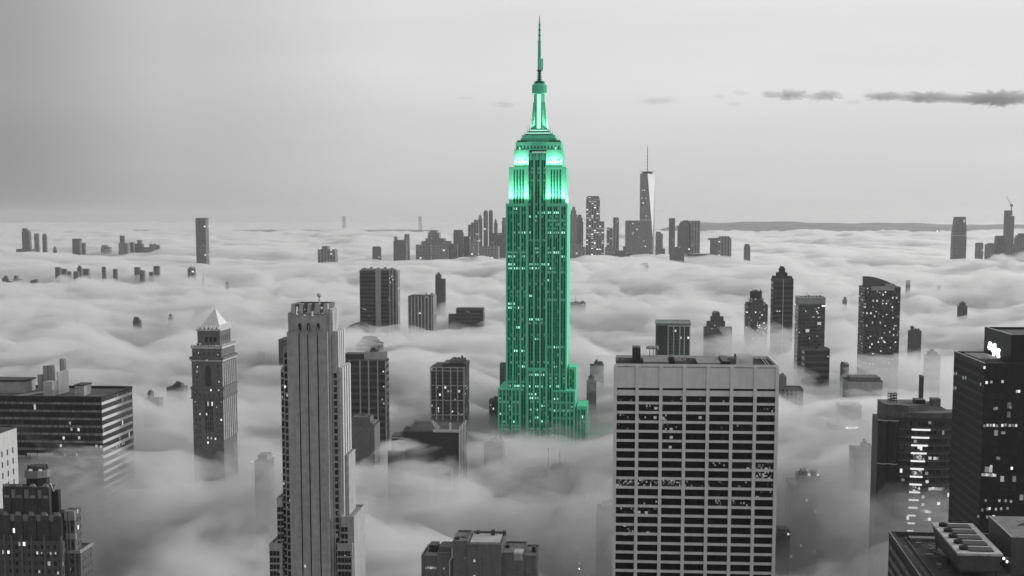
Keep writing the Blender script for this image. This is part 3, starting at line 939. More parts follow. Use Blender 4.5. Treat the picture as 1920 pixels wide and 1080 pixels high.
cwd.build("tall_window", facade("leaded_glass", 0.08, 0.02, 1.0, 1.6, 0.7, 0.8, lit=0.0), g)
MB().box(cx - 2.9, cx + 2.9, -0.1, -0.003, zz(920), zz(698), back=False).build("tall_window", facade("leaded_glass_low", 0.11, 0.02, 1.45, 3.4, 0.62, 0.8, lit=0.04, lit_s=1.0), g)
sp_w = []
for x in (112, 266):
    for y in (448, 486, 528, 566, 640, 712, 750, 794, 836, 878, 920, 962):
        for dx in ((-1.3, 1.3) if y > 690 else (0.0,)):
            sp_w.append((XX(x) + dx, -0.06 if not 600 < y < 690 else -0.66, zz(y) - 1.1))
for x in (96, 130, 165, 200, 235, 270):
    sp_w.append((XX(x), -0.66, zz(660) - 0.8))
    sp_w.append((XX(x), 0.33, zz(362) - 0.8))
windows_grid(g, [facade("tower_sash", 0.2, 0.02, 0.75, 1.1, 0.75, 0.8, lit=0.05, lit_s=1.0)], sp_w, 1.45, 2.2, 0.055)
lw = [(112, 488, -0.08), (127, 795, -0.08), (175, 795, -0.13), (212, 620, -0.7), (190, 405, -1.35), (268, 620, -0.7), (280, 835, -0.08), (180, 965, -0.08), (205, 968, -0.08), (235, 972, -0.08), (180, 1000, -0.08)]
windows_grid(g, "lit", [(XX(a), c - 0.05, zz(b) - 0.7) for a, b, c in lw], 0.9, 1.4, 0.05, "lit_window")
sw = MB()                                             # sunlit side: tall piers with window strips
n = 7
for k in range(n):
    y = 2.6 + k * (D - 5.2) / (n - 1)
    sw.box(W + 0.003, W + 0.1, y - 0.75, y + 0.75, zz(960), zz(690), back=False)
    sw.box(W + 0.003, W + 0.1, y - 0.75, y + 0.75, zz(590), zz(430), back=False)
sw.build("side_window", facade("side_sash", 0.11, 0.02, 1.0, 3.4, 0.8, 0.7, lit=0.0), g)
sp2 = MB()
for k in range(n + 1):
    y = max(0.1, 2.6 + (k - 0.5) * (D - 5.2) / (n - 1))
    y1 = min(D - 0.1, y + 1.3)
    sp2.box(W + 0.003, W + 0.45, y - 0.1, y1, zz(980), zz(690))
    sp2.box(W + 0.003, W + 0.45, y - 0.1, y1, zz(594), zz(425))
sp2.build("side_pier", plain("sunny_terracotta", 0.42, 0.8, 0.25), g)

# --- dark slab with pale ribbons
s = Site(-150, 190, 745, 900, 872, px2=247.5)
g = s.root("office_block", "long dark office slab with thin pale floor ribbons and roof tanks", "office building")
W, D = s.w, s.d
MB().box(0, W, 0, D, 0, s.h - 0.02).build("wall", facade("dark_ribbon_glass", 0.05, 0.012, 1.5, 5.02, 0.94, 0.9, lit=0.012, lit_s=0.8, gr=0.18, glassvar=0.35), g)
zr = s.z(670 + 410 / 4.907)
spn = facade("ribbon_spandrel", 0.20, 0.09, 1.5, 60, 0.75, 1.0, lit=0, glassvar=0.8)
spd = plain("pale_ribbon", 0.5, 0.8, 0.2)
k = 0
while zr - k * 5.02 > 20:
    z = zr - k * 5.02
    b = MB()
    b.quad([(0, -0.25, z - 0.75), (W + 0.25, -0.25, z - 0.75), (W + 0.25, -0.25, z + 0.75), (0, -0.25, z + 0.75)], [(0, z), (W, z), (W, z + 1.5), (0, z + 1.5)])
    b.quad([(0, -0.25, z + 0.75), (W + 0.25, -0.25, z + 0.75), (W + 0.25, 0, z + 0.75), (0, 0, z + 0.75)], [(0, 0)] * 4)
    b.build("ribbon", spn, g)
    MB().box(W + 0.003, W + 0.25, -0.2, D, z - 0.95, z + 0.95, bottom=True).build("ribbon", spd, g)
    k += 1
MB().box(1.2, W - 1.2, 1.2, D - 1.2, s.h - 0.015, s.h + 0.03).build("roof", plain("grey_roof", 0.13, 0.9, 0.3, 0.06, streak=False), g)
MB().ring(-0.3, W + 0.3, -0.3, D + 0.3, s.h - 0.01, s.h + 1.7, 1.4).build("parapet", M["black"], g)
Xp = lambda x, y=0: s.x(x / 4.907) + 0 * y
zb = s.h + 0.03
MB().box(s.x(123), s.x(141), D * 0.28, D * 0.5, zb, zb + 6.6).build("penthouse", M["stone"], g)
MB().box(s.x(123) - 0.4, s.x(141) + 0.4, D * 0.28 - 0.4, D * 0.5 + 0.4, zb + 6.61, zb + 7.4).build("penthouse_roof", M["dark_metal"], g)
MB().box(s.x(69), s.x(86), D * 0.2, D * 0.38, zb, zb + 9.5).build("penthouse", plain("pale_render", 0.4, 0.8, 0.2), g)
MB().box(s.x(84), s.x(88), D * 0.36, D * 0.66, zb, zb + 15).build("screen_wall", plain("white_panel", 0.65, 0.7, 0.15), g)
for (a, b, h) in ((26, 36, 11), (37, 46.5, 17), (47, 59, 17.5), (70, 81, 22)):
    t = MB()
    xc, r = s.x((a + b) / 2 - 2), (s.x(b) - s.x(a)) / 2
    t.lathe([(r, zb), (r, zb + h - 1.0), (r * 1.06, zb + h - 0.8), (r * 1.06, zb + h), (r * 0.7, zb + h - 0.6)], 18, xc, D * 0.72)
    for q in range(10):
        an_ = 2 * math.pi * q / 10
        t.bar((xc + r * 1.03 * math.cos(an_), D * 0.72 + r * 1.03 * math.sin(an_), zb), (xc + r * 1.03 * math.cos(an_), D * 0.72 + r * 1.03 * math.sin(an_), zb + h - 1), 0.16, n=4)
    t.build("roof_tank", M["stone"], g)
MB().box(s.x(-60), s.x(13), D * 0.5, D * 0.8, zb, zb + 7.5).build("penthouse", M["stone"], g)
MB().box(s.x(-62), s.x(14.5), D * 0.5 - 0.6, D * 0.8 + 0.6, zb + 7.51, zb + 8.6).build("penthouse_roof", M["dark_metal"], g)
rl = MB()
for a, b in ((20, 66), (30, 70), (26, 50)):
    rl.bar((s.x(a), D * 0.12, zb + 0.6), (s.x(b), D * 0.6, zb + 0.8), 0.5)
rl.build("duct", M["stone"], g)
lw = []
for zx, zy in ((638, 588), (651, 645), (715, 648), (576, 726), (718, 722), (915, 802), (874, 797), (690, 878), (580, 880), (922, 886), (547, 797)):
    lw.append((s.x(zx / 4.907), -0.08, s.z(670 + zy / 4.907) - 0.9))
windows_grid(g, ["lit", "lit", "lit_dim"], lw, 1.3, 1.9, 0.07, "lit_window")
sh = MB()
for k in range(26):
    if k not in (9, 10, 15, 18):
        x = s.x((235 + k * 9) / 4.907)
        sh.box(x, x + 1.1, -0.1, -0.003, s.z(670 + 890 / 4.907), s.z(670 + 866 / 4.907))
sh.build("shop_window", M["lit_dim"], g)
sd = MB()
for y in (0.42, 0.5, 0.6, 0.66):
    sd.box(W + 0.003, W + 0.08, D * y, D * y + 2.0, zr - 6.55 * 5.02, zr - 5.8 * 5.02)
sd.build("side_window", M["lit_dim"], g)

# --- art-deco crown, bottom corner
s = Site(-60, 116, 962, 640, 1180, px2=137)
g = s.root("crown_tower", "dark brick tower with scalloped art deco crown and octagonal lantern", "skyscraper")
W, D = s.w, min(s.d, 26)
XX = lambda x: s.x(x / 4.91)
zz = lambda y: s.z(860 + y / 4.91)
bk = facade("dark_deco_brick", 0.085, 0.018, 3.1, 3.9, 0.42, 0.5, lit=0.05, lit_s=1.0, glassvar=0.4)
bkp = plain("dark_brick", 0.065, 0.85, 0.35)
gold = plain("carved_stone", 0.24, 0.75, 0.35)
MB().box(XX(-300), XX(575), -1.0, D, 0, zz(740)).build("wall", bk, g)
MB().box(XX(575) + 0.003, XX(690), 4.0, D + 6, 0, zz(860)).build("wall", bk, g)
MB().ring(XX(560), XX(690) + 0.4, 3.5, D + 6.4, zz(872), zz(842), 0.9).build("cornice", gold, g)
MB().box(XX(-280), XX(555), 0.4, D - 1, zz(740) + 0.003, zz(505)).build("middle_stage", bkp, g)
MB().box(XX(20), XX(445), 2.4, D - 4, zz(505) + 0.003, zz(262)).build("upper_stage", bkp, g)
MB().box(XX(445) + 0.003, XX(500), 5.4, D - 5, zz(505) + 0.003, zz(300)).build("upper_stage", M["black"], g)
def deco(xs, y0, ya, yb, yc, mat_p, first_niche):
    """Alternating round-headed niches and carved blocks along one stage."""
    for i, x in enumerate(xs):
        MB().box(XX(x - 36), XX(x + 36), y0 - 0.9, y0 - 0.003, zz(yc), zz(ya + 30)).build("pilaster", bkp, g)
        hd = MB()
        w = XX(x + 36) - XX(x)
        for k in range(8):
            a0, a1 = math.pi * k / 8, math.pi * (k + 1) / 8
            xc, zc = XX(x), zz(ya + 30)
            hd.quad([(xc, y0 - 0.9, zc), (xc + w * math.cos(a0), y0 - 0.9, zc + w * math.sin(a0)), (xc + w * math.cos(a1), y0 - 0.9, zc + w * math.sin(a1))], [(0, 0)] * 3)
            hd.quad([(xc + w * math.cos(a0), y0 - 0.9, zc + w * math.sin(a0)), (xc + w * math.cos(a0), y0 + 0.5, zc + w * math.sin(a0)), (xc + w * math.cos(a1), y0 + 0.5, zc + w * math.sin(a1)), (xc + w * math.cos(a1), y0 - 0.9, zc + w * math.sin(a1))], [(0, 0)] * 4)
        hd.build("pilaster_head", bkp, g)
        MB().box(XX(x - 22), XX(x + 22), y0 - 1.15, y0 - 0.903, zz(yb + 24), zz(yb), bottom=True).build("carved_block", gold, g)
        cr = MB()
        cr.frustum([(XX(x - 30), y0 - 1.1), (XX(x + 30), y0 - 1.1), (XX(x + 30), y0 + 0.2), (XX(x - 30), y0 + 0.2)], zz(ya + 4), [(XX(x - 12), y0 - 0.8), (XX(x + 12), y0 - 0.8), (XX(x + 12), y0 - 0.2), (XX(x - 12), y0 - 0.2)], zz(ya - 20))
        cr.build("crest_ornament", gold, g)
deco((55, 172, 296, 412), 2.4, 250, 335, 500, bkp, True)
for x in (113, 234, 356):
    MB().box(XX(x - 20), XX(x + 20), 2.2, 2.398, zz(365), zz(285), back=False).build("niche_panel", gold, g)
deco((55, 172, 296, 412, 530), 0.4, 508, 478, 740, bkp, True)
for x in (113, 234, 352, 474):
    pan = MB()
    w = XX(x + 33) - XX(x)
    pts = [(XX(x) + w * math.cos(2 * math.pi * k / 12), 0.2, zz(535) + w * 1.05 * math.sin(2 * math.pi * k / 12)) for k in range(12)]
    pan.quad(pts, [(0, 0)] * 12)
    pan.build("niche_panel", plain("grey_faience", 0.2, 0.6, 0.2), g)
for x in (590, 650, 690, 40, 110, 290, 410, 560, 200):
    y0 = 4.0 if x > 575 else -1.0
    MB().box(XX(x - 10), XX(x + 10), y0 - 0.5, y0 - 0.003, zz(1100), zz(690 if x < 575 else 880)).build("pilaster", plain("brick_pier", 0.12, 0.85, 0.3), g)
for x in (585, 620, 650):
    MB().box(XX(x - 14), XX(x + 14), 3.2, 4.6, zz(740), zz(690)).build("carved_block", gold, g)
    MB().box(XX(x - 16), XX(x + 12), 2.6, 4.4, zz(565), zz(478)).build("carved_block", gold, g)
MB().box(XX(555) + 0.003, XX(655), 4.6, D - 2, zz(860) + 0.003, zz(480)).build("upper_stage", bk, g)
for x in (575, 605, 650):
    MB().box(XX(x - 6), XX(x + 6), 4.2, 4.597, zz(860), zz(565)).build("pilaster", gold, g)
lc = (XX(283), 9.5)
r = (XX(390) - XX(175)) / 2
MB().frustum(octo(r * 0.92, lc[0], lc[1]), zz(262) + 0.003, octo(r * 0.92, lc[0], lc[1]), zz(190)).build("lantern_drum", M["black"], g)
MB().frustum(octo(r * 1.06, lc[0], lc[1]), zz(189), octo(r * 1.02, lc[0], lc[1]), zz(122)).build("lantern", plain("grey_lantern", 0.2, 0.7, 0.25), g)
MB().frustum(octo(r * 0.8, lc[0], lc[1]), zz(121), octo(r * 0.62, lc[0], lc[1]), zz(84)).build("lantern_top", bkp, g)
for k in range(14):
    a = 2 * math.pi * k / 14
    MB().bar((lc[0] + r * 0.8 * math.cos(a), lc[1] + r * 0.8 * math.sin(a), zz(120)), (lc[0] + r * 0.74 * math.cos(a), lc[1] + r * 0.74 * math.sin(a), zz(80)), 0.35, 0.2, 5).build("finial", bkp, g)
for x in (262, 352):
    MB().box(XX(x - 13), XX(x + 13), lc[1] - r * 1.02, lc[1] - r * 0.85, zz(120), zz(104)).build("lantern_lamp", M["lit"], g)
vv = MB()
for a, b in (((432, 230), (462, 310)), ((462, 310), (492, 232))):
    vv.bar((XX(a[0]), 5.0, zz(a[1])), (XX(b[0]), 5.0, zz(b[1])), 0.32, n=5)
vv.build("chevron_ornament", M["trim"], g)
lw = [(125, 655, 1.3), (182, 772, 1.1), (222, 770, 1.1), (32, 848, 1.1), (75, 848, 0.9), (340, 850, 0.8), (463, 852, 0.8), (352, 1022, 0.8), (524, 1030, 0.8), (597, 1018, 0.7), (380, 850, 0.6), (508, 850, 0.6)]
for (x, y, h) in lw:
    y0 = 4.0 if x > 575 else (0.4 if y < 740 else -1.0)
    MB().box(XX(x) - h * 0.5, XX(x) + h * 0.5, y0 - 0.25, y0 - 0.1, zz(y) - h * 0.8, zz(y) + h * 0.8).build("window", M["lit"], g)

# --- white wall block at the frame edge
s = Site(-150, -8, 812, 700, None, px2=31)
g = s.root("white_block", "plain white wall block with small dark slot windows behind the deco crown", "building")
MB().box(0, s.w, 0, s.d, 0, s.h).build("wall", plain("white_render", 0.45, 0.8, 0.12), g)
parapet(g, 0, s.w, 0, s.d, s.h, 0.6, 0.5, "dark_metal")
sw_ = []
for r_ in range(5):
    for c in range(3):
        y = s.d * (0.22 + 0.26 * c)
        z = s.h - 11.5 - r_ * 5.6
        MB().box(s.w + 0.003, s.w + 0.08, y, y + 1.3, z - 1.5, z + 1.5).build("window", M["black"], g)

# --- low brick block, bottom centre
s = Site(789, 1005, 1040, 600, 1200)
s.d = 30
g = s.root("brick_block", "low grey brick block with taller central bay and flat cluttered roof", "building")
XX = lambda x: s.x(700 + x / 3.6)
zz = lambda y: s.z(780 + y / 3.6)
br = plain("grey_brick", 0.15, 0.85, 0.25)
for (a, b, y0, y1, top) in ((320, 430, 1.5, 24, 962), (430.1, 532, 0.3, 22, 935), (540, 638, -1.5, 20, 846), (638.1, 868, -2.6, 24, 864), (868.1, 1016, 0.2, 22, 925), (1016.1, 1100, 1.2, 22, 945)):
    xa, xb = XX(a), XX(b)
    MB().box(xa, xb, y0, y1, 0, zz(top)).build("wall", br, g)
    MB().box(xa + 0.4, xb - 0.4, y0 + 0.4, y1 - 0.4, zz(top) + 0.003, zz(top) + 0.06).build("roof", M["roof_pale"], g)
    MB().ring(xa - 0.05, xb + 0.05, y0 - 0.06, y1, zz(top) + 0.001, zz(top) + 0.9, 0.4).build("parapet", M["stone_dark"], g)
MB().box(XX(432), XX(528), 6, 16, zz(934), zz(903)).build("penthouse", M["stone_dark"], g)
MB().box(XX(350), XX(410), 12, 20, zz(960), zz(915)).build("penthouse", M["dark_metal"], g)
MB().box(XX(948), XX(1012), 0.0, 8, zz(924), zz(912)).build("penthouse", M["trim"], g)
MB().box(XX(950), XX(1010), 0.1, 0.196, zz(962), zz(930), back=False).build("sign_panel", M["stone"], g)
MB().box(XX(650), XX(852), 2, 18, zz(862), zz(850)).build("skylight", plain("pale_roof_sheet", 0.45, 0.7, 0.15, streak=False), g)
for (a, b, y, h) in ((548, 575, 4, 2.2), (580, 608, 8, 1.6), (776, 800, 15, 3.0), (850, 872, 18, 2.0), (670, 690, 17, 2.2), (1060, 1084, 10, 1.8), (880, 905, 12, 1.8)):
    MB().box(XX(a), XX(b), y, y + 3, zz(862) if 540 < a < 870 else zz(940), (zz(862) if 540 < a < 870 else zz(930)) + h).build("roof_unit", M["dark_metal"], g)
dp = MB()
dp.bar((XX(536), -1.6, zz(880)), (XX(536), -1.6, zz(945)), 0.3)
dp.bar((XX(536), -1.6, zz(945)), (XX(516), 0.0, zz(975)), 0.3)
dp.bar((XX(516), 0.0, zz(975)), (XX(516), 0.0, 30), 0.3)
dp.build("downpipe", M["trim"], g)
wn_ = []
for (x, ys, y0) in ((688, (898, 960, 1060, 1160), -2.6), (600, (900, 1000, 1080), -1.5), (570, (920, 1010), -1.5), (480, (1034, 1110), 0.3), (380, (1028, 1100), 1.5), (1050, (1036, 1110), 1.2), (980, (1050, 1120), 0.2), (620, (940,), -1.5), (355, (1060,), 1.5), (410, (1060,), 1.5), (905, (1060,), 0.2)):
    for y in ys:
        wn_.append((XX(x), y0 - 0.08, zz(y) - 0.9))
windows_grid(g, [facade("brick_block_sash", 0.3, 0.03, 0.6, 0.9, 0.7, 0.7, lit=0.06, lit_s=0.6)], wn_, 1.3, 1.8, 0.07)
windows_grid(g, "lit_dim", [(XX(x), (-2.72 if x > 600 else 1.38), zz(y) - 0.6) for x, y in ((688, 960), (688, 1062), (352, 1028), (368, 1026), (384, 1028), (400, 1026), (416, 1028))], 0.75, 1.0, 0.05, "lit_window")

# --- black glass tower with stepped top and lit emblem
s = Site(1846, 2040, 686, 560, None)
s.loc = s.loc
g = s.root("glass_tower", "black glass tower with stepped top and bright splat-shaped emblem", "skyscraper")
far_d = Site(1846, 2040, 686, 560, None, px2=1789).d
W, D = s.w, far_d
blk = facade("black_curtain_wall", 0.022, 0.012, 1.6, 3.8, 0.9, 0.62, lit=0.025, lit_s=0.3, gr=0.3, rowlit=0.3, glassvar=0.2)
blk2 = facade("black_curtain_side", 0.03, 0.016, 1.6, 3.8, 0.9, 0.3, lit=0.0, lit_s=1.0, gr=0.55, glassvar=0.2)
zl = s.h
fr = MB()
fr.quad([(0, 0, 0), (W, 0, 0), (W, 0, zl - 10.5), (0, 0, zl - 10.5)], [(0, 0), (W, 0), (W, zl - 10.5), (0, zl - 10.5)])
fr.build("front_wall", blk, g)
MB().box(0.002, W, 0.003, D, 0, zl).build("wall", blk2, g)
MB().box(0, W, -0.02, 0.0, zl - 10.48, zl).build("attic_band", M["black"], g)
def tower_top(x0, y0, x1, y1, z):
    MB().box(x0 + 0.5, x1 - 0.5, y0 + 0.5, y1 - 0.5, z + 0.004, z + 0.1).build("roof", M["black"], g)
    MB().ring(x0 - 0.04, x1, y0 - 0.06, y1 + 0.04, z + 0.003, z + 1.0, 0.5).build("parapet", M["black"], g)
    MB().box(x0 - 0.04, x0 + 0.3, y0, y1, z + 1.003, z + 1.22).build("coping", plain("bright_coping", 0.75, 0.5, 0.1), g)
tower_top(0, 0, W, D, zl)
# upper block, set back from the front
uy0 = D * 0.17
cor = at(1895, 632, 560 + uy0)
lx = (cor - s.loc)
ux = lx.x * CT - lx.y * ST
uz = cor.z
ud = Site(1895, 2040, 632, 560 + uy0, None, px2=1845).d
MB().box(ux, W, uy0, uy0 + ud, zl + 0.11, uz).build("upper_block", M["black"], g)
tower_top(ux, uy0, W, uy0 + ud, uz)
# the emblem: a white lit plaque on the flank of the upper block
pts = [(0.03, 0.72), (0.10, 0.98), (0.26, 0.98), (0.34, 0.78), (0.44, 0.74), (0.48, 0.97), (0.62, 0.98), (0.64, 0.72), (0.76, 0.66), (0.92, 0.72), (1.0, 0.60), (0.92, 0.46), (0.93, 0.30), (0.99, 0.12), (0.88, 0.0), (0.74, 0.10), (0.62, 0.26), (0.56, 0.04), (0.44, 0.0), (0.40, 0.26), (0.26, 0.40), (0.10, 0.36), (0.0, 0.48)]
yA, yB = uy0 + ud * 0.36, uy0 + ud * 0.83
zA, zB = uz - 10.4, uz - 4.6
em = MB()
P = []
for (a, b) in pts:
    y = yB - (yB - yA) * a
    P.append((y, zA + (zB - zA) * b - (1 - a) * 0.0))
em.quad([(ux - 0.3, p[0], p[1]) for p in P][::-1], [(0, 0)] * len(P))
for i in range(len(P)):
    p, q = P[i], P[(i + 1) % len(P)]
    em.quad([(ux - 0.3, p[0], p[1]), (ux - 0.002, p[0], p[1]), (ux - 0.002, q[0], q[1]), (ux - 0.3, q[0], q[1])], [(0, 0)] * 4)
em.build("emblem", glow("emblem_light", 1.0, 1.6), g)
MB().box(1.5, ux - 2, D * 0.3, D * 0.8, zl + 0.11, zl + 1.4).build("roof_unit", M["metal"], g)
MB().box(3, W * 0.8, 2.5, 4.5, zl + 0.11, zl + 1.0).build("roof_unit", M["dark_metal"], g)
lw = []
for (px, py) in ((1851, 716), (1860, 715), (1881, 714), (1909, 732), (1913, 732), (1868, 765), (1872, 764), (1898, 762), (1850, 797), (1856, 796), (1862, 796), (1868, 796), (1874, 797), (1884, 796), (1890, 795), (1898, 796), (1904, 796), (1910, 796), (1884, 810), (1888, 810), (1880, 858), (1866, 873), (1868, 890), (1877, 857), (1905, 876), (1874, 890), (1850, 889), (1854, 889), (1858, 889), (1862, 889), (1866, 889), (1870, 889), (1852, 955), (1862, 953), (1866, 952), (1900, 951), (1878, 953), (1888, 952), (1862, 968), (1874, 967), (1845, 967), (1858, 937), (1884, 937), (1906, 938), (1896, 937), (1846, 688)):
    lw.append((s.x(px) * (1 + 0), -0.1, s.z(py) - 0.8))
windows_grid(g, ["lit", "lit_dim", "lit_dim"], lw, 0.85, 1.1, 0.06, "lit_window")
sdw = MB()
for (f, py) in ((0.98, 701), (0.9, 701), (0.66, 709), (0.58, 709), (0.97, 728), (0.9, 728), (0.1, 721)):
    z = s.z(py, D * f) - 0.5
    sdw.box(-0.08, -0.003, D * f - 1.0, D * f + 0.4, z, z + 1.4)
sdw.build("lit_window", M["lit"], g)

# --- rounded tower with a ladder of lit strips
s = Site(1682, 1790, 785, 670, 985)
g = s.root("curved_tower", "dark round-fronted tower with a ladder of bright curved light strips", "skyscraper")
XX = lambda x: s.x(1620 + x / 3.857)
zz = lambda y: s.z(730 + y / 3.857)
W = s.w
AR = 34.0
def arc(rr, n=22, a0=-0.62, a1=1.15):
    cx, cyy = W * 0.55, AR - 2.0
    return [(cx + rr * math.sin(a0 + (a1 - a0) * k / n), cyy - rr * math.cos(a0 + (a1 - a0) * k / n)) for k in range(n + 1)]
def arc_wall(rr, z0, z1, mat, name, n=22, a0=-0.62, a1=1.15, cap=False):
    b = MB()
    P = arc(rr, n, a0, a1)
    u = 0
    for i in range(n):
        p, q = P[i], P[i + 1]
        l = math.hypot(q[0] - p[0], q[1] - p[1])
        b.quad([(p[0], p[1], z0), (q[0], q[1], z0), (q[0], q[1], z1), (p[0], p[1], z1)], [(u, z0), (u + l, z0), (u + l, z1), (u, z1)])
        u += l
    if cap:
        b.quad([(p[0], p[1], z1) for p in P], [(p[0], p[1]) for p in P])
    return b.build(name, mat, g)
ztop = zz(205)
cg = facade("smoked_curtain_wall", 0.07, 0.03, 1.3, 3.87, 0.85, 0.6, lit=0.015, lit_s=0.8, gr=0.2, glassvar=0.6)
arc_wall(AR, 0, ztop, cg, "wall", cap=True)
arc_wall(AR - 1.5, ztop + 0.004, ztop + 2.5, M["stone_dark"], "parapet", cap=True)
k = 0
zs = zz(286)
while zs - k * 3.87 > 60:
    z = zs - k * 3.87
    arc_wall(AR + 0.18, z - 0.35, z + 0.35, plain("floor_band", 0.13, 0.7, 0.2), "floor_band")
    k += 1
LEN = [(345, 475), (345, 469), (345, 460), (345, 453), (344, 444), (344, 437), (343, 430), (342, 426), (341, 416), (340, 408), (339, 402), (338, 392), (338, 387), (336, 378)]
cxm = W * 0.55
for k, (a, b) in enumerate(LEN):
    z = zs - k * 3.87
    a0 = math.asin((XX(a) - cxm) / AR)
    a1 = math.asin((XX(b) - cxm) / AR)
    lb = MB()
    P0, P1 = arc(AR + 0.25, 6, a0, a1), arc(AR + 0.6, 6, a0, a1)
    for i in range(6):
        p, q, r2, t2 = P1[i], P1[i + 1], P0[i + 1], P0[i]
        lb.quad([(p[0], p[1], z - 0.42), (q[0], q[1], z - 0.42), (q[0], q[1], z + 0.42), (p[0], p[1], z + 0.42)], [(0, 0)] * 4)
        lb.quad([(p[0], p[1], z + 0.42), (q[0], q[1], z + 0.42), (r2[0], r2[1], z + 0.42), (t2[0], t2[1], z + 0.42)], [(0, 0)] * 4)
    lb.build("light_strip", glow("strip_light", 1.0, 0.62), g)
for (k, a, b) in ((3, 360, 440), (5, 355, 425), (7, 365, 415)):
    a0 = math.asin((XX(a) - cxm) / AR)
    a1 = math.asin((XX(b) - cxm) / AR)
    arc_wall(AR + 0.1, zs - k * 3.87 - 3.2, zs - k * 3.87 - 0.6, glow("office_interior", 0.9, 0.7, 0.7), "lit_office", 6, a0, a1)
lo = []
for (x, y) in ((488, 712), (510, 708), (535, 712), (560, 714), (575, 712), (440, 772), (440, 826), (435, 870), (470, 875), (490, 878), (460, 935), (490, 930), (515, 492), (530, 492), (480, 490), (460, 600), (296, 656), (372, 372), (400, 415), (470, 236), (465, 660), (555, 818)):
    a0 = max(-1.1, min(1.1, math.asin(max(-0.95, min(0.95, (XX(x) - cxm) / AR)))))
    p = arc(AR + 0.12, 1, a0, a0 + 0.03)
    z = zz(y)
    lo.append((p[0][0], p[0][1] - 0.1, z - 0.6))
windows_grid(g, ["lit", "lit_dim"], lo, 1.4, 1.4, 0.2, "lit_window")
# the faceted dark flank and the penthouses
fl = MB()
fl.frustum([(XX(110), 3), (XX(150), 0.5), (XX(180), 1.8), (XX(240), -0.5), (XX(262), 2), (XX(262), 26), (XX(130), 26)], 0, [(XX(110), 3), (XX(150), 0.5), (XX(180), 1.8), (XX(240), -0.5), (XX(262), 2), (XX(262), 26), (XX(130), 26)], zz(232))
fl.build("flank", plain("dark_flank", 0.05, 0.5, 0.3), g)
flp = [(XX(110), 3), (XX(150), 0.5), (XX(180), 1.8), (XX(240), -0.5), (XX(262), 2)]
for zq in (zz(232), zz(545)):
    fc = MB()
    for i in range(4):
        fc.bar((flp[i][0], flp[i][1] - 0.1, zq + 0.2), (flp[i + 1][0], flp[i + 1][1] - 0.1, zq + 0.2), 0.3, n=4)
    fc.build("coping", M["trim"], g)
MB().prism([(XX(165), 10), (XX(195), 6), (XX(270), 6), (XX(325), 2), (XX(470), 8), (XX(470), 26), (XX(165), 26)], zz(232) + 0.003, zz(122)).build("penthouse", M["stone_dark"], g)
pc = MB()
pl_ = [(XX(165), 10), (XX(195), 6), (XX(270), 6), (XX(325), 2)]
for i in range(3):
    pc.bar((pl_[i][0], pl_[i][1] - 0.1, zz(122) + 0.2), (pl_[i + 1][0], pl_[i + 1][1] - 0.1, zz(122) + 0.2), 0.3, n=4)
pc.build("coping", M["trim"], g)
MB().box(XX(400), XX(470), 9, 17, zz(150), zz(92)).build("plant_room", M["black"], g)
MB().box(XX(528), XX(592), 12, 18, zz(190), zz(88)).build("plant_room", M["stone_dark"], g)
MB().frustum([(XX(330), 9), (XX(640), 9), (XX(640), 28), (XX(330), 28)], ztop + 2.51, [(XX(360), 14), (XX(560), 14), (XX(560), 24), (XX(360), 24)], zz(128)).build("roof_hump", M["stone_dark"], g)
lt = MB()
for a in (212, 236, 262):
    for y in (10, 15):
        lt.bar((XX(a), y, zz(122)), (XX(a), y, zz(45)), 0.2, n=4)
for z in (60, 80, 100):
    lt.bar((XX(212), 10, zz(z)), (XX(262), 10, zz(z)), 0.3, n=4)
    lt.bar((XX(212), 15, zz(z)), (XX(262), 10, zz(z - 15)), 0.3, n=4)
lt.build("lattice_mast", M["dark_metal"], g)
for (a, y) in ((338, 118), (352, 112), (368, 122)):
    MB().bar((XX(a), 12, zz(130)), (XX(a + 14), 12, zz(y - 18)), 0.25).build("roof_pipe", M["trim"], g)

# --- dark flat roof close by, with its cooling plant
s = Site(1667, 2060, 996, 429, None)
g0 = at(1667, 996, 429)
RZ = g0.z                                             # top of the parapet
g = thing("flat_roof_building", "near dark flat roof edged with a low parapet carrying cooling units", "building", (g0.x, g0.y, 0), R(6.5))
MB().box(0, 70, -110, 0, 0, RZ - 1.6).build("wall", facade("dark_near_wall", 0.035, 0.02, 3.0, 3.6, 0.7, 0.5, lit=0.0), g)
MB().box(0.9, 69, -109, -0.9, RZ - 1.595, RZ - 1.5).build("roof", plain("dark_membrane", 0.06, 0.85, 0.35, 0.3, streak=False), g)
MB().ring(-0.1, 70.1, -110.1, 0.1, RZ - 1.59, RZ, 0.9).build("parapet", plain("dark_parapet", 0.06, 0.7, 0.3), g)
MB().ring(-0.14, 70.14, -110.14, 0.14, RZ + 0.003, RZ + 0.07, 0.25).build("coping", plain("worn_coping", 0.35, 0.6, 0.3), g)
MB().ring(4.2, 64, -104, -3.6, RZ - 1.49, RZ - 0.9, 0.3).build("roof_kerb", plain("dark_kerb", 0.1, 0.7, 0.3), g)
MB().box(5.2, 13.2, -7.6, -4.4, RZ - 1.49, RZ - 0.3).build("skylight", plain("dull_skylight", 0.12, 0.4, 0.2), g)
for (x0, y0, x1, y1, r) in ((2.5, -14, 2.5, -70, 0.12), (3.0, -14, 3.0, -70, 0.09), (7, -9.5, 16, -9.5, 0.14), (7, -10.2, 12, -26, 0.1), (10, -12, 14, -34, 0.18)):
    MB().bar((x0, y0, RZ - 1.2), (x1, y1, RZ - 1.2), r).build("roof_pipe", plain("grubby_pipe", 0.22, 0.6, 0.3), g)
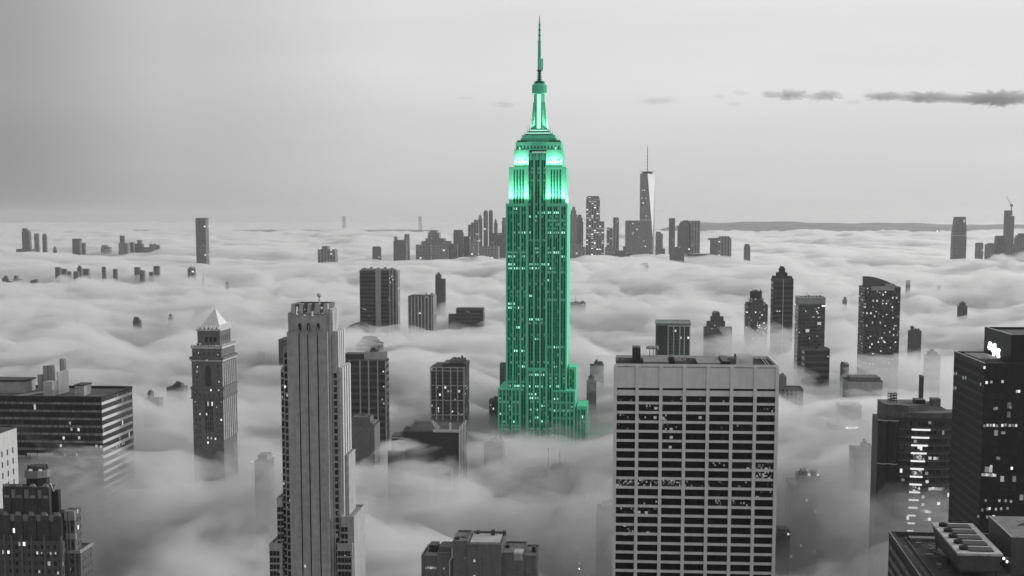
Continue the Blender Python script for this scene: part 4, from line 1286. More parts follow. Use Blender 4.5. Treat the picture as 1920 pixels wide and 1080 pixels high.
for (x, y, a, b, h) in ((6, -14, 1.4, 1.0, 1.3), (9, -20, 1.0, 1.0, 0.9), (6.5, -28, 2.2, 1.4, 1.1), (11.5, -16, 0.8, 0.8, 1.6), (7.5, -40, 1.2, 2.4, 1.0)):
    MB().box(x, x + a, y, y + b, RZ - 1.49, RZ - 1.49 + h).build("roof_vent", M["metal"], g)
for k in range(9):
    MB().bar((0.45, -3 - k * 5.5, RZ + 0.08), (0.45, -3 - k * 5.5, RZ + 1.0), 0.04, n=4).build("rail_post", M["metal"], g)
MB().bar((0.45, -2, RZ + 1.0), (0.45, -50, RZ + 1.0), 0.04, n=4).build("handrail", M["metal"], g)
def gl(px, py, z):
    """Point of the building's own frame that lies at height z under pixel (px, py)."""
    a, b = (px - 960.0) / F_PX, (PPY - py) / F_PX
    d = Vector((a, CP + b * SP, -SP + b * CP))
    t = (z - CAM_H) / d.z
    p = Vector((d.x * t - g0.x, d.y * t - g0.y))
    c, s_ = math.cos(R(6.5)), math.sin(R(6.5))
    return (p.x * c - p.y * s_, p.x * s_ + p.y * c)
UZ = RZ + 7.0
A, B = gl(1797, 1037, UZ), gl(1876, 1036, UZ)
Cc = gl(1748, 980, UZ)
ul, uw = Cc[1] - A[1], B[0] - A[0]
cu = thing("cooling_unit", "long tapered rooftop cooling unit with a row of dark fans on the near dark roof", "cooling unit", g0 + Vector((0, 0, 0)), R(6.5))
cu.location = (g0.x + A[0] * math.cos(R(6.5)) + A[1] * math.sin(R(6.5)), g0.y - A[0] * math.sin(R(6.5)) + A[1] * math.cos(R(6.5)), RZ - 1.5)
uh, ub = 8.5, 3.6
MB().frustum([(0.8, 0.8), (uw - 0.8, 0.8), (uw - 0.8, ul - 0.8), (0.8, ul - 0.8)], ub, [(0, 0), (uw, 0), (uw, ul), (0, ul)], uh - 0.6).build("casing", plain("unit_casing", 0.10, 0.5, 0.25), cu)
MB().box(-0.25, uw + 0.25, -0.25, ul + 0.25, uh - 0.595, uh, bottom=True).build("deck", plain("unit_deck", 0.45, 0.6, 0.35, 0.8, streak=False), cu)
MB().ring(0.6, uw - 0.6, 0.6, ul - 0.6, ub - 0.5, ub - 0.005, 0.4).build("base_frame", M["dark_metal"], cu)
for i in range(5):
    yc = ul * (0.12 + 0.19 * i)
    f = MB()
    f.box(uw * 0.30, uw * 0.86, yc - ul * 0.062, yc + ul * 0.062, uh + 0.004, uh + 0.28)
    f.build("fan_slot", M["black"], cu)
    MB().lathe([(uw * 0.11, uh + 0.003), (uw * 0.115, uh + 0.9), (uw * 0.09, uh + 1.0), (uw * 0.03, uh + 0.6)], 16, uw * 0.2, yc).build("fan_motor", M["black"], cu)
for (x, y) in ((1.2, 1.2), (uw - 1.2, 1.2), (1.2, ul - 1.2), (uw - 1.2, ul - 1.2), (1.2, ul / 2), (uw - 1.2, ul / 2)):
    MB().bar((x, y, 0), (x, y, ub - 0.5), 0.25).build("leg", M["dark_metal"], cu)
BZ = RZ + 9.0
A2, C2 = gl(1897, 1008, BZ), gl(1855, 968, BZ)
bx = thing("plant_room", "plain grey metal plant box beside the cooling unit on the near roof", "plant room", (g0.x + A2[0] * math.cos(R(6.5)) + A2[1] * math.sin(R(6.5)), g0.y - A2[0] * math.sin(R(6.5)) + A2[1] * math.cos(R(6.5)), RZ - 1.5), R(6.5))
bl_ = C2[1] - A2[1]
MB().box(0, 20, 0, bl_, 0, BZ - RZ + 1.5).build("wall", plain("plant_metal", 0.09, 0.5, 0.2), bx)
MB().box(-0.1, 20.1, -0.1, bl_ + 0.1, BZ - RZ + 1.503, BZ - RZ + 1.62).build("roof", plain("plant_roof", 0.2, 0.7, 0.25, 0.4, streak=False), bx)
MB().box(-0.14, 0.1, -0.1, bl_, BZ - RZ + 1.623, BZ - RZ + 1.74).build("roof_edge", M["trim"], bx)
vt = MB()
for k in range(5):
    vt.bar((5.5 + k * 0.5, bl_ * 0.55, BZ - RZ + 1.62), (6.2 + k * 0.7, bl_ * (0.5 + 0.05 * k), BZ - RZ + 2.5), 0.12)
vt.build("cable_bracket", M["dark_metal"], bx)
for (px, py, lab) in ((1883, 1047, "bright white floodlamp lower on the near roof, closer to the cooling unit"), (1889, 1053, "bright white floodlamp next to the plant box, right below another lamp")):
    q = gl(px, py, RZ + 1.2)
    lp = thing("roof_lamp", lab, "lamp", (g0.x + q[0] * math.cos(R(6.5)) + q[1] * math.sin(R(6.5)), g0.y - q[0] * math.sin(R(6.5)) + q[1] * math.cos(R(6.5)), RZ - 1.5), R(6.5), "floodlamps on the near roof")
    MB().bar((0, 0.2, 0), (0, 0.2, 2.4), 0.07).build("pole", M["dark_metal"], lp)
    MB().box(-0.32, 0.32, -0.15, 0.15, 2.4, 2.95, bottom=True).build("lamp_head", M["lamp"], lp)
# ------------------------------------------------------------------ generic tower, then the towers beyond
F = {
    "grid": facade("grid_wall", 0.15, 0.03, 3.0, 3.6, 0.6, 0.55, lit=0.04, lit_s=0.9, glassvar=0.5),
    "dark_grid": facade("dark_grid_wall", 0.07, 0.022, 2.6, 3.5, 0.66, 0.6, lit=0.045, lit_s=1.0, glassvar=0.5),
    "speckled": facade("speckled_dark_wall", 0.055, 0.018, 1.9, 3.1, 0.7, 0.6, lit=0.07, lit_s=0.5, glassvar=1.0),
    "bands": facade("banded_wall", 0.12, 0.025, 30.0, 3.9, 1.0, 0.5, lit=0.0, glassvar=0.2),
    "dark_bands": facade("dark_banded_wall", 0.075, 0.022, 30.0, 6.2, 1.0, 0.55, lit=0.0, glassvar=0.2),
    "piers": facade("pier_wall", 0.18, 0.03, 3.2, 3.6, 0.5, 0.6, lit=0.03, lit_s=0.9, span=0.07, glassvar=0.5),
    "pale_piers": facade("pale_pier_wall", 0.34, 0.04, 5.2, 3.6, 0.62, 0.6, lit=0.03, lit_s=0.9, span=0.12, glassvar=0.6),
    "brick": facade("old_brick_wall", 0.11, 0.03, 2.8, 3.5, 0.4, 0.5, lit=0.05, lit_s=0.9, glassvar=0.5),
    "lit_brick": facade("lit_brick_wall", 0.11, 0.03, 2.8, 3.5, 0.45, 0.5, lit=0.16, lit_s=1.0, glassvar=0.6),
    "glass": facade("grey_glass_wall", 0.11, 0.05, 4.0, 3.8, 0.92, 0.8, lit=0.02, lit_s=0.8, gr=0.15, glassvar=0.4),
    "blank": plain("blank_dark_wall", 0.05, 0.9, 0.12, 0.05),
    "grey": plain("plain_grey_wall", 0.16, 0.85, 0.25),
    "pale": plain("pale_wall", 0.3, 0.85, 0.2),
    "ghost": plain("fogbound_wall", 0.10, 0.9, 0.3),
    "far": facade("far_grid_wall", 0.20, 0.075, 9, 8, 0.55, 0.5, lit=0.03, lit_s=0.8, glassvar=0.6),
    "far_piers": facade("far_pier_wall", 0.23, 0.08, 11, 7, 0.5, 0.8, lit=0.06, lit_s=0.8, span=0.06, glassvar=0.8),
    "far_lit": facade("far_lit_wall", 0.27, 0.08, 10, 8, 0.6, 0.55, lit=0.33, lit_s=1.0, span=0.1, glassvar=0.8),
    "far_dark": facade("far_dark_wall", 0.14, 0.065, 10, 9, 0.6, 0.5, lit=0.006, lit_s=0.8, glassvar=0.5),
    "far_brick": facade("far_brick_wall", 0.24, 0.1, 12, 10, 0.5, 0.5, lit=0.03, lit_s=0.8, glassvar=0.5),
}
_LITW = {}
def tower(name, label, px0, px1, py, Y, pf=None, mat="grid", px2=None, d=None, steps=(), mast=None, lit=(), cat="skyscraper", group=None, roof="roof", ribs=(), coping=None, depth_cap=45.0, poly=None):
    """A tower whose front spans px0..px1. steps: (px0, px1, py[, mat]) blocks on top, from wide to narrow; ribs: picture columns of pale vertical strips; lit: lit panes (px, py); mast: (px, py)."""
    s = Site(px0, px1, py, Y, pf, px2)
    if d is not None:
        s.d = d
    s.d = max(8.0, min(abs(s.d), max(depth_cap, s.w * 1.3)))
    g = s.root(name, label, cat, group)
    fm = F[mat] if isinstance(mat, str) else mat
    W, D = s.w, s.d
    MB().box(0, W, 0, D, 0, s.h).build("wall", fm, g)
    big = Y < 2600
    e = 0.5 if big else Y / 2600.0 * 0.4
    cz = s.h
    steps = list(steps)
    MB().box(e, W - e, e, D - e, s.h + 0.003, s.h + 0.05 * e + 0.01).build("roof", M[roof], g)
    if big or coping:
        MB().ring(-0.1, W + 0.1, -0.1, D + 0.1, s.h + 0.003, s.h + 1.1, e).build("parapet", M[coping or "stone_dark"], g)
    ly0, ly1 = 0.0, D
    base = s.h + 0.05 * e + 0.013
    hts = {}
    for i, st in enumerate(steps):
        a, b, top = st[:3]
        m2 = F[st[3]] if len(st) > 3 and st[3] in F else (M[st[3]] if len(st) > 3 else fm)
        xa, xb = s.x(a), s.x(b)
        fr = 0.12 + 0.5 * i / (len(steps) + 1) * 0.5
        ya, yb = D * fr, D * (1 - fr)
        zb = base
        for (qa, qb, qz, qy0, qy1) in hts.values():      # stands on the step below where there is one
            if qa <= (xa + xb) / 2 <= qb:
                zb = max(zb, qz)
                ya, yb = max(ya, qy0 + 0.4), min(yb, qy1 - 0.4)
        zt_ = s.z(top, D * fr)
        if zt_ < zb + 0.3:
            zt_ = zb + 0.3
        MB().box(xa, xb, ya, yb, zb, zt_).build("upper_block" if len(st) <= 3 or st[3] in F else "penthouse", m2, g)
        hts[i] = (xa, xb, zt_ + 0.004, ya, yb)
    if big and W > 9 and mat != "blank":                # tanks, vents and stair heads scattered over the roof
        q = random.Random(int(px0 * 7 + Y))
        top_z, qx0, qx1, qy0, qy1 = base, 1.0, W - 1.0, 1.0, D - 1.0
        if hts:
            (qx0, qx1, top_z, qy0, qy1) = list(hts.values())[-1]
        for k in range(5):
            bw = q.uniform(0.8, 2.6)
            bx_ = q.uniform(qx0 + 0.3, max(qx0 + 0.4, qx1 - bw - 0.3))
            by_ = q.uniform(qy0 + 0.3, max(qy0 + 0.4, qy1 - 3))
            if bx_ + bw > qx1 or by_ + 1.5 > qy1:
                continue
            if q.random() < 0.3:
                MB().lathe([(0.9, top_z), (0.9, top_z + 1.9), (0.2, top_z + 2.7)], 10, bx_ + 0.9, by_ + 0.8).build("water_tank", M["stone_dark"], g)
            else:
                MB().box(bx_, bx_ + bw, by_, by_ + 1.5, top_z, top_z + q.uniform(0.8, 2.4)).build("roof_unit", M[q.choice(["dark_metal", "metal", "stone_dark"])], g)
    for px in ribs:
        xr = s.x(px)
        MB().box(xr - 0.55, xr + 0.55, -0.5, -0.003, 0, s.h + 0.3).build("pier", M["stone"], g)
    if mast:
        mx, mz = s.x(mast[0]), s.z(mast[1], D * 0.5)
        zb = base
        for (qa, qb, qz, qy0, qy1) in hts.values():
            if qa <= mx <= qb:
                zb = max(zb, qz)
        r = max(0.25, Y / 2600.0 * 0.45)
        MB().bar((mx, D * 0.5, zb - 0.2), (mx, D * 0.5, mz), r, r * 0.4).build("mast", M["dark_metal"], g)
    if lit:
        w = max(1.1, Y / 2600.0 * 1.25)
        key = round(w, 2)
        for (px, pyl) in lit:
            loc = (s.x(px) - w / 2, -0.12, s.z(pyl) - w / 2)
            if key not in _LITW:
                o = MB().box(0, w, 0, 0.1, 0, w, bottom=True, back=False).build("lit_window", M["lit"], g)
                o.location = loc
                _LITW[key] = o
            else:
                clone(_LITW[key], loc, g)
    return s, g
rr = random.Random(21)
def sprinkle(px0, px1, py0, py1, n, seed):
    q = random.Random(seed)
    return [(q.uniform(px0, px1), q.uniform(py0, py1)) for _ in range(n)]

# --- between the slender tower and the green one
s, g = tower("ribbed_tower", "dark glass tower with pale vertical ribs just behind the slender limestone tower", 642, 724, 676, 1243, 800, "dark_bands", px2=729,
      steps=((682, 722, 660, "stone"), (692, 706, 656, "stone_dark")), ribs=(655.5, 675, 691, 708, 723), lit=((718.6, 696), (719, 724), (716, 748), (719, 756)))
MB().box(s.x(644), s.x(680), 2, 20, s.h + 0.05, s.z(664)).build("penthouse", M["dark_metal"], g)
s, g = tower("grid_tower", "mid-height dark tower with thin pale grid lines and rounded dark penthouse", 806.6, 870, 690, 1300, 788, "dark_grid", px2=882,
      steps=((828, 872, 681, "dark_metal"), (840, 866, 675, "stone_dark")), ribs=(807.5, 818, 830, 845, 858, 869.6), lit=((853, 748), (848, 771), (860, 775), (821.5, 765), (821.6, 769), (822, 772), (866, 776)), coping="stone")
for q in range(5):
    z = s.h - 3 - q * 14
    MB().box(0, s.w, -0.3, -0.004, z, z + 0.8, bottom=True).build("floor_band", M["stone"], g)
s, g = tower("mansard_block", "black windowless block with humped roof and bright striped side, sunk in fog", 759, 860, 809, 1020, 882, "blank", px2=876, cat="building",
      lit=())
MB().frustum([(s.x(766), 3), (s.x(818), 3), (s.x(818), 24), (s.x(766), 24)], s.h + 0.06, [(s.x(776), 8), (s.x(806), 8), (s.x(806), 18), (s.x(776), 18)], s.z(793)).build("roof_hump", M["stone_dark"], g)
MB().box(s.x(812), s.x(860), -0.3, 1.2, s.h - 0.3, s.h + 1.6).build("coping", M["trim"], g)
MB().box(s.x(841), s.x(844), 4, 6, s.h + 0.06, s.h + 6).build("chimney", M["trim"], g)
for k in range(5):
    MB().box(s.w + 0.003, s.w + 0.5, 1 + k * s.d / 5.2, 2.4 + k * s.d / 5.2, 0, s.h + 4 - k * 0.3).build("side_pier", M["trim"], g)
MB().box(s.x(733), s.x(758.8), 3, 20, 0, s.z(818)).build("wing", M["stone_dark"], g)
for py in (821, 827, 843):
    MB().box(s.x(732), s.x(759), 1.5, 2.99, s.z(py + 2), s.z(py)).build("ledge", M["stone"], g)
MB().box(s.x(726), s.x(758.8), 0.6, 2.9, 0, s.z(846)).build("wing", M["stone_dark"], g)
MB().bar((s.x(754), 6, s.z(818)), (s.x(762), 6, s.z(801)), 2.4, 1.0, 8).build("stair_turret", M["stone_dark"], g)

# --- beyond, towards the city centre
s, g = tower("twin_slab_tower", "dark twin-slab tower with pale spine between the slabs and glittering corner", 674, 704, 508, 2166, 614, "dark_bands", d=22, lit=((680, 579), (684, 580), (691.5, 593)))
MB().box(s.x(704) + 0.02, s.x(714), -2.5, 20, 0, s.z(505)).build("spine", F["pale"], g)
MB().box(s.x(714) + 0.02, s.x(728), 0.6, 22, 0, s.z(508)).build("wall", F["dark_bands"], g)
MB().box(s.x(728) + 0.02, s.x(744.5), 3.0, 26, 0, s.z(507)).build("wall", F["pale_piers"], g)
MB().box(s.x(676), s.x(741), 5, 19, s.z(508) + 0.3, s.z(504)).build("penthouse", F["pale"], g)
for q in range(5):
    MB().box(s.x(679 + q * 13), s.x(684 + q * 13), 8, 14, s.z(504) + 0.004, s.z(502 - q % 2)).build("roof_unit", M["stone"], g)
for k in range(9):
    clone(_LITW[max(_LITW)], (s.x(rr.uniform(729, 737)), 2.85, s.z(rr.uniform(515, 535))), g)
s, g = tower("hump_roof_hall", "long dark curved roof showing above fog beside the twin-slab tower", 632, 690, 640, 2080, 622, "ghost", cat="building", d=30)
g["label"] = "long dark curved roof rising from fog beside the twin-slab tower"
cv = MB()
for k in range(12):
    xa, xb = s.x(632 + k * 5), s.x(637 + k * 5)
    f0, f1 = math.sin(min(1, (k + 0.001) / 9) * math.pi / 2), math.sin(min(1, (k + 1) / 9) * math.pi / 2)
    z0, z1 = s.z(628 - 23 * f0), s.z(628 - 23 * f1)
    cv.frustum([(xa, 0), (xb, 0), (xb, 30), (xa, 30)], s.h, [(xa, 0), (xb, 0), (xb, 30), (xa, 30)], (z0 + z1) / 2)
cv.build("curved_roof", M["dark_metal"], g)
s, g = tower("striped_tower", "squat tower with vertical pale stripes and shadowed sloping flank", 765, 812, 556, 2130, 614, "pale_piers", px2=834, d=40, steps=((790, 812, 553),), lit=((764.5, 573),))
tower("spired_tower", "thin dark stepped tower with tiny spire above the striped squat tower", 816, 834, 524, 2500, 598, "ghost", d=16, steps=((816, 826, 515), (819, 824, 513)), mast=(822, 509.5))
s, g = tower("flat_top_block", "wide dark flat-topped block just clear of the fog", 855, 906, 579, 2300, 606, "dark_bands", d=24, lit=((879, 585), (874, 584.5)), cat="building")
MB().box(s.x(840), s.x(854.8), 4, 26, 0, s.z(590)).build("wing", F["ghost"], g)
tower("low_block", "low fogbound block with thin mast at the right edge of the green tower", 1069, 1098, 569, 2300, 582, "brick", d=20, steps=((1075, 1085, 566), (1088, 1096, 567)), mast=(1079, 553), cat="building", lit=((1093, 571),))
tower("side_tower", "narrow brown-grey tower tucked against the left edge of the green tower", 937, 950, 684, 1420, 736, "brick", d=14, cat="building")
tower("low_block", "small dark roof poking out by the foot of the green tower", 917, 936, 752, 1330, 800, "brick", d=14, steps=((921, 934, 748, "stone_dark"),), cat="building")
s, g = tower("pier_tower", "compact tower of dark bays between white piers behind the white slab's roof", 1230.5, 1294, 612, 1400, 690, "dark_grid", d=26, ribs=(1253, 1263.5, 1275, 1283.5, 1293.4), coping="trim", steps=(), depth_cap=26)
MB().box(-0.2, s.x(1252), -0.3, -0.004, 0, s.h + 0.9).build("shaded_side_panel", F["blank"], g)  # dark panel on the front, painted as the tower's shaded left side
MB().box(-0.4, s.w + 0.4, -0.6, 26.3, s.h + 1.11, s.z(606)).build("blank_storey", F["grey"], g)
MB().ring(-0.9, s.w + 0.9, -1.0, 26.8, s.z(606) + 0.004, s.z(602.5), 0.7).build("coping", M["trim"], g)
s, g = tower("stepped_block", "small stepped brick building fading into fog beyond the white slab", 1321, 1373, 616, 1828, 652, "brick", d=24, steps=((1326, 1360, 603), (1333, 1357, 594), (1336, 1350, 586)), cat="building", lit=((1340, 610), (1362, 622)))
s, g = tower("setback_tower", "dark setback tower with glowing lower floors left of the black banded tower", 1399, 1440, 573, 1830, 652, "lit_brick", d=24, steps=((1400, 1436, 567), (1407, 1432, 560), (1408, 1429, 546.5, "blank")), lit=sprinkle(1420, 1440, 612, 630, 14, 4))
s, g = tower("banded_tower", "tall black banded tower with notched stepped top", 1450, 1488, 524, 1720, 668, "dark_bands", d=26, steps=((1451, 1486, 518, "blank"), (1458, 1477, 511, "blank"), (1463, 1473, 503, "blank")), lit=((1458.5, 583.5), (1463, 583.5)))
MB().box(s.x(1468.4), s.x(1469.8), -0.3, -0.004, 0, s.h).build("pier", M["stone"], g)
s, g = tower("pale_topped_tower", "dark glass tower with broad pale blank top storey", 1497, 1547.5, 572, 1450, 724, "glass", d=28, lit=((1511, 583), (1530, 579), (1532, 584), (1535, 577), (1534, 587), (1524, 594.5), (1527, 594), (1535, 595), (1538, 594), (1519, 634), (1533.5, 630), (1541, 650), (1506, 652), (1500, 623)))
MB().box(0, s.w, 0, s.d, s.h + 1.2, s.z(558.5)).build("blank_storey", F["pale"], g)
MB().ring(-0.15, s.w + 0.15, -0.15, s.d + 0.15, s.z(558.5) + 0.003, s.z(557), 0.5).build("coping", M["trim"], g)
MB().box(0.2, s.w - 0.2, 0.2, s.d - 0.2, s.h + 0.3, s.h + 1.19).build("joint", M["black"], g)
MB().bar((s.x(1515), 10, s.z(558)), (s.x(1515), 10, s.z(547)), 0.3, 0.12).build("mast", M["metal"], g)
for k in range(6):
    MB().box(s.x(1503 + k * 7), s.x(1505 + k * 7), 6, 9, s.z(558), s.z(556 - (k % 3))).build("roof_unit", M["dark_metal"], g)
tower("shoulder_tower", "lower dark block standing in front of the pale-topped tower", 1509, 1556, 656, 1400, 732, "dark_bands", d=24, lit=((1517, 703), (1553, 668)), steps=((1515, 1550, 654, "dark_metal"),))
s, g = tower("speckled_tower", "big dark apartment tower speckled with lit windows under a sloping screen", 1621.5, 1689, 540, 1380, 752, "speckled", px2=1692, d=34,
      lit=((1628, 547), (1650, 548.5), (1660.5, 547.5), (1656, 569), (1663, 569), (1644, 584), (1664, 589.5), (1657, 593), (1676, 595.5), (1662, 610.5), (1680, 610.5), (1683, 610.5), (1635, 630.5), (1661, 624), (1650, 641), (1662, 641.5), (1682, 641), (1635, 681.5), (1641, 681.5), (1678, 673), (1661, 678), (1649, 692), (1686, 702), (1673, 651.5), (1655, 658), (1640, 663), (1686, 566)))
ms = MB()
xs = [1621.5 + k * 6 for k in range(11)]
tops = [518, 518, 518.3, 519, 520.2, 521.8, 523.6, 525.8, 528.2, 531, 533.5]
for i in range(10):
    za, zb = s.z(tops[i], 12), s.z(tops[i + 1], 12)
    xa, xb = s.x(xs[i]), s.x(xs[i + 1])
    ms.quad([(xa, 12, s.h), (xb, 12, s.h), (xb, 12, zb), (xa, 12, za)], [(0, 0)] * 4)
    ms.quad([(xb, 14, s.h), (xa, 14, s.h), (xa, 14, za), (xb, 14, zb)], [(0, 0)] * 4)
    ms.quad([(xa, 12, za), (xb, 12, zb), (xb, 14, zb), (xa, 14, za)], [(0, 0)] * 4)
xb = s.x(xs[10])
ms.quad([(xb, 12, s.h), (xb, 14, s.h), (xb, 14, s.z(533.5, 12)), (xb, 12, s.z(533.5, 12))], [(0, 0)] * 4)
ms.quad([(0, 14, s.h), (0, 12, s.h), (0, 12, s.z(518, 12)), (0, 14, s.z(518, 12))], [(0, 0)] * 4)
ms.build("sloping_screen", plain("screen_panel", 0.11, 0.6, 0.2), g)
MB().box(s.x(1634), s.x(1677), -0.35, -0.004, s.z(544.5), s.z(536.5), bottom=True).build("pale_band", F["pale"], g)
MB().box(s.x(1661), s.x(1680), 4, 11, s.h + 0.06, s.z(533)).build("penthouse", F["pale"], g)
s, g = tower("checker_tower", "slim grid-fronted tower peeping past the right edge of the white slab", 1464, 1506, 731, 1150, 808, facade("checker_wall", 0.16, 0.022, 3.4, 4.0, 0.62, 0.6, lit=0.02, lit_s=0.8, glassvar=0.5), d=22, steps=((1463, 1475, 706, "grey"),), coping="stone_dark")
for px in (1473, 1481, 1489.5, 1498):
    MB().box(s.x(px) - 0.25, s.x(px) + 0.25, -0.25, -0.004, 0, s.h).build("pier", M["stone"], g)
s, g = tower("hazy_block", "pale foggy office block with a dark roof slab left of the speckled tower's foot", 1590, 1655, 716, 1190, 792, "pale", d=28, cat="building", lit=((1632, 768), (1589, 753), (1621, 741)))
MB().box(s.x(1597), s.x(1652), 3, 25, s.h + 0.06, s.z(708)).build("roof_slab", M["stone_dark"], g)
MB().box(s.x(1599), s.x(1650), -0.3, -0.004, s.z(742), s.z(738)).build("recess", M["stone_dark"], g)
s, g = tower("setback_block", "squat setback block with a row of five lamps along its ledge", 1575, 1616, 762, 1080, 818, "grey", d=20, cat="building")
for (a, b, y0, y1, top) in ((1556, 1574.8, 2, 18, 797), (1616.2, 1630, 2, 18, 790), (1562, 1628, -4, -0.05, 802)):
    MB().box(s.x(a), s.x(b), y0, y1, 0, s.z(top)).build("wing", F["grey"], g)
for k in range(5):
    MB().box(s.x(1588 + k * 4.6) - 0.45, s.x(1588 + k * 4.6) + 0.45, -3.4, -2.6, s.z(802) + 0.005, s.z(802) + 1.0).build("ledge_lamp", M["lamp"], g)
s, g = tower("crowned_block", "fogbound stone building with small dark rooftop crown and two roof lamps", 1482, 1560, 914, 825, 985, "brick", d=26, cat="building", steps=((1499.6, 1539, 894, "grey"),), roof="roof_pale")
for (a, b) in ((1506, 1516), (1524, 1535)):
    MB().box(s.x(a), s.x(b), 8, 14, s.z(894, 4) + 0.01, s.z(886, 4)).build("water_tank", M["black"], g)
for px in (1519.5, 1536.5):
    MB().box(s.x(px) - 0.7, s.x(px) + 0.7, 7, 7.8, s.z(894, 4), s.z(889.5, 4)).build("roof_lamp", M["lit"], g)
for (a, b, top) in ((1481, 1490, 909), (1550, 1558, 907), (1490, 1498, 911)):
    MB().box(s.x(a), s.x(b), 1, 5, s.h + 1.11, s.z(top)).build("turret", M["stone_dark"], g)
MB().box(s.x(1560.4), s.x(1573), 1, 22, 0, s.z(955)).build("wing", F["brick"], g)
tower("ghost_tower", "shadowy tower dissolving in fog left of the rounded tower with light strips", 1606, 1640, 852, 790, 880, "ghost", d=26, steps=((1612, 1638, 846), (1624, 1637, 836)), cat="building")
tower("low_block", "nearly hidden rooftop with faint lamps below the crowned stone building", 1508, 1592, 1022, 860, 1062, "ghost", d=30, cat="building", lit=((1528, 1053), (1542, 1041), (1594, 1060), (1514, 1059)))
tower("low_block", "dark foggy lump beside the lower right edge of the white slab", 1455, 1481, 1000, 790, 1040, "ghost", d=16, steps=((1462, 1478, 993),), cat="building", lit=((1478, 1001),))
tower("ghost_tower", "faint dark tower in fog against the lower left edge of the white slab", 1118, 1152, 962, 760, 975, "ghost", d=20, steps=((1128, 1150, 948),), cat="building")
tower("ghost_tower", "dim blocky shape deep in the fog above the row of street lamps", 1034, 1066, 968, 905, 985, "ghost", d=20, steps=((1040, 1062, 960),), cat="building")
tower("thin_chimney", "single thin dark chimney rising from fog behind the rounded tower", 1727.6, 1732.4, 708, 1000, 770, "blank", d=3, cat="chimney", depth_cap=4)
s, g = tower("finial_block", "foggy rooftop with thin pinnacles in front of the green tower's foot", 907, 943, 836, 1130, 862, "ghost", d=18, cat="building", steps=((920, 940, 826),))
for px, py in ((920, 822), (929, 817), (938, 822), (941, 826)):
    MB().bar((s.x(px), 6, s.z(832)), (s.x(px), 6, s.z(py)), 0.5, 0.2).build("pinnacle", M["black"], g)
s, g = tower("low_block", "faint flat roof with two thin posts below the green tower", 1033, 1068, 878, 1050, 892, "ghost", d=14, cat="building")
for px, py in ((1025.5, 840), (1047.5, 846)):
    MB().bar((s.x(px), 20, 40), (s.x(px), 20, s.z(py, 20)), 0.6, 0.35).build("post", M["black"], g)
s, g = tower("low_block", "pale flat roof edge barely showing below the black windowless block", 734, 806, 908, 960, 922, "grey", d=24, cat="building", roof="roof_pale", steps=((742, 760, 894, "stone_dark"),))
tower("low_block", "small cluttered rooftop grazing the fog under the black windowless block", 822, 846, 886, 985, 890, "brick", d=10, cat="building")
s, g = tower("obelisk_tower", "slim foggy tower with a bright lamp left of the slender limestone tower", 477, 503, 868, 800, 872, "ghost", d=14, cat="building", steps=((482, 500, 853, "metal"),))
MB().lathe([(1.0, s.h), (1.3, s.h + 0.5), (0.4, s.h + 1.2)], 8, s.x(472), 1).build("lamp", M["lit"], g)
tower("flat_roof_block", "flat dark roof edge showing left of the slender tower's crown", 522, 545, 638, 1500, 652, "ghost", d=30, cat="building")
tower("terraced_block", "stacked terraces in fog at the foot of the ribbed glass tower", 656, 702, 800, 1120, 816, "grey", d=26, cat="building", steps=((656, 698, 792), (658, 692, 782, "grey")))
s, g = tower("domed_tower", "rounded dark roof cap adrift in fog above the ribbed glass tower", 668, 712, 646, 1640, 655, "ghost", d=26, cat="building")
MB().lathe([(12, s.h + 0.1), (12, s.z(640)), (9, s.z(635)), (8.6, s.z(633)), (2, s.z(631.5))], 16, s.w / 2, 13).build("cap", M["stone_dark"], g)
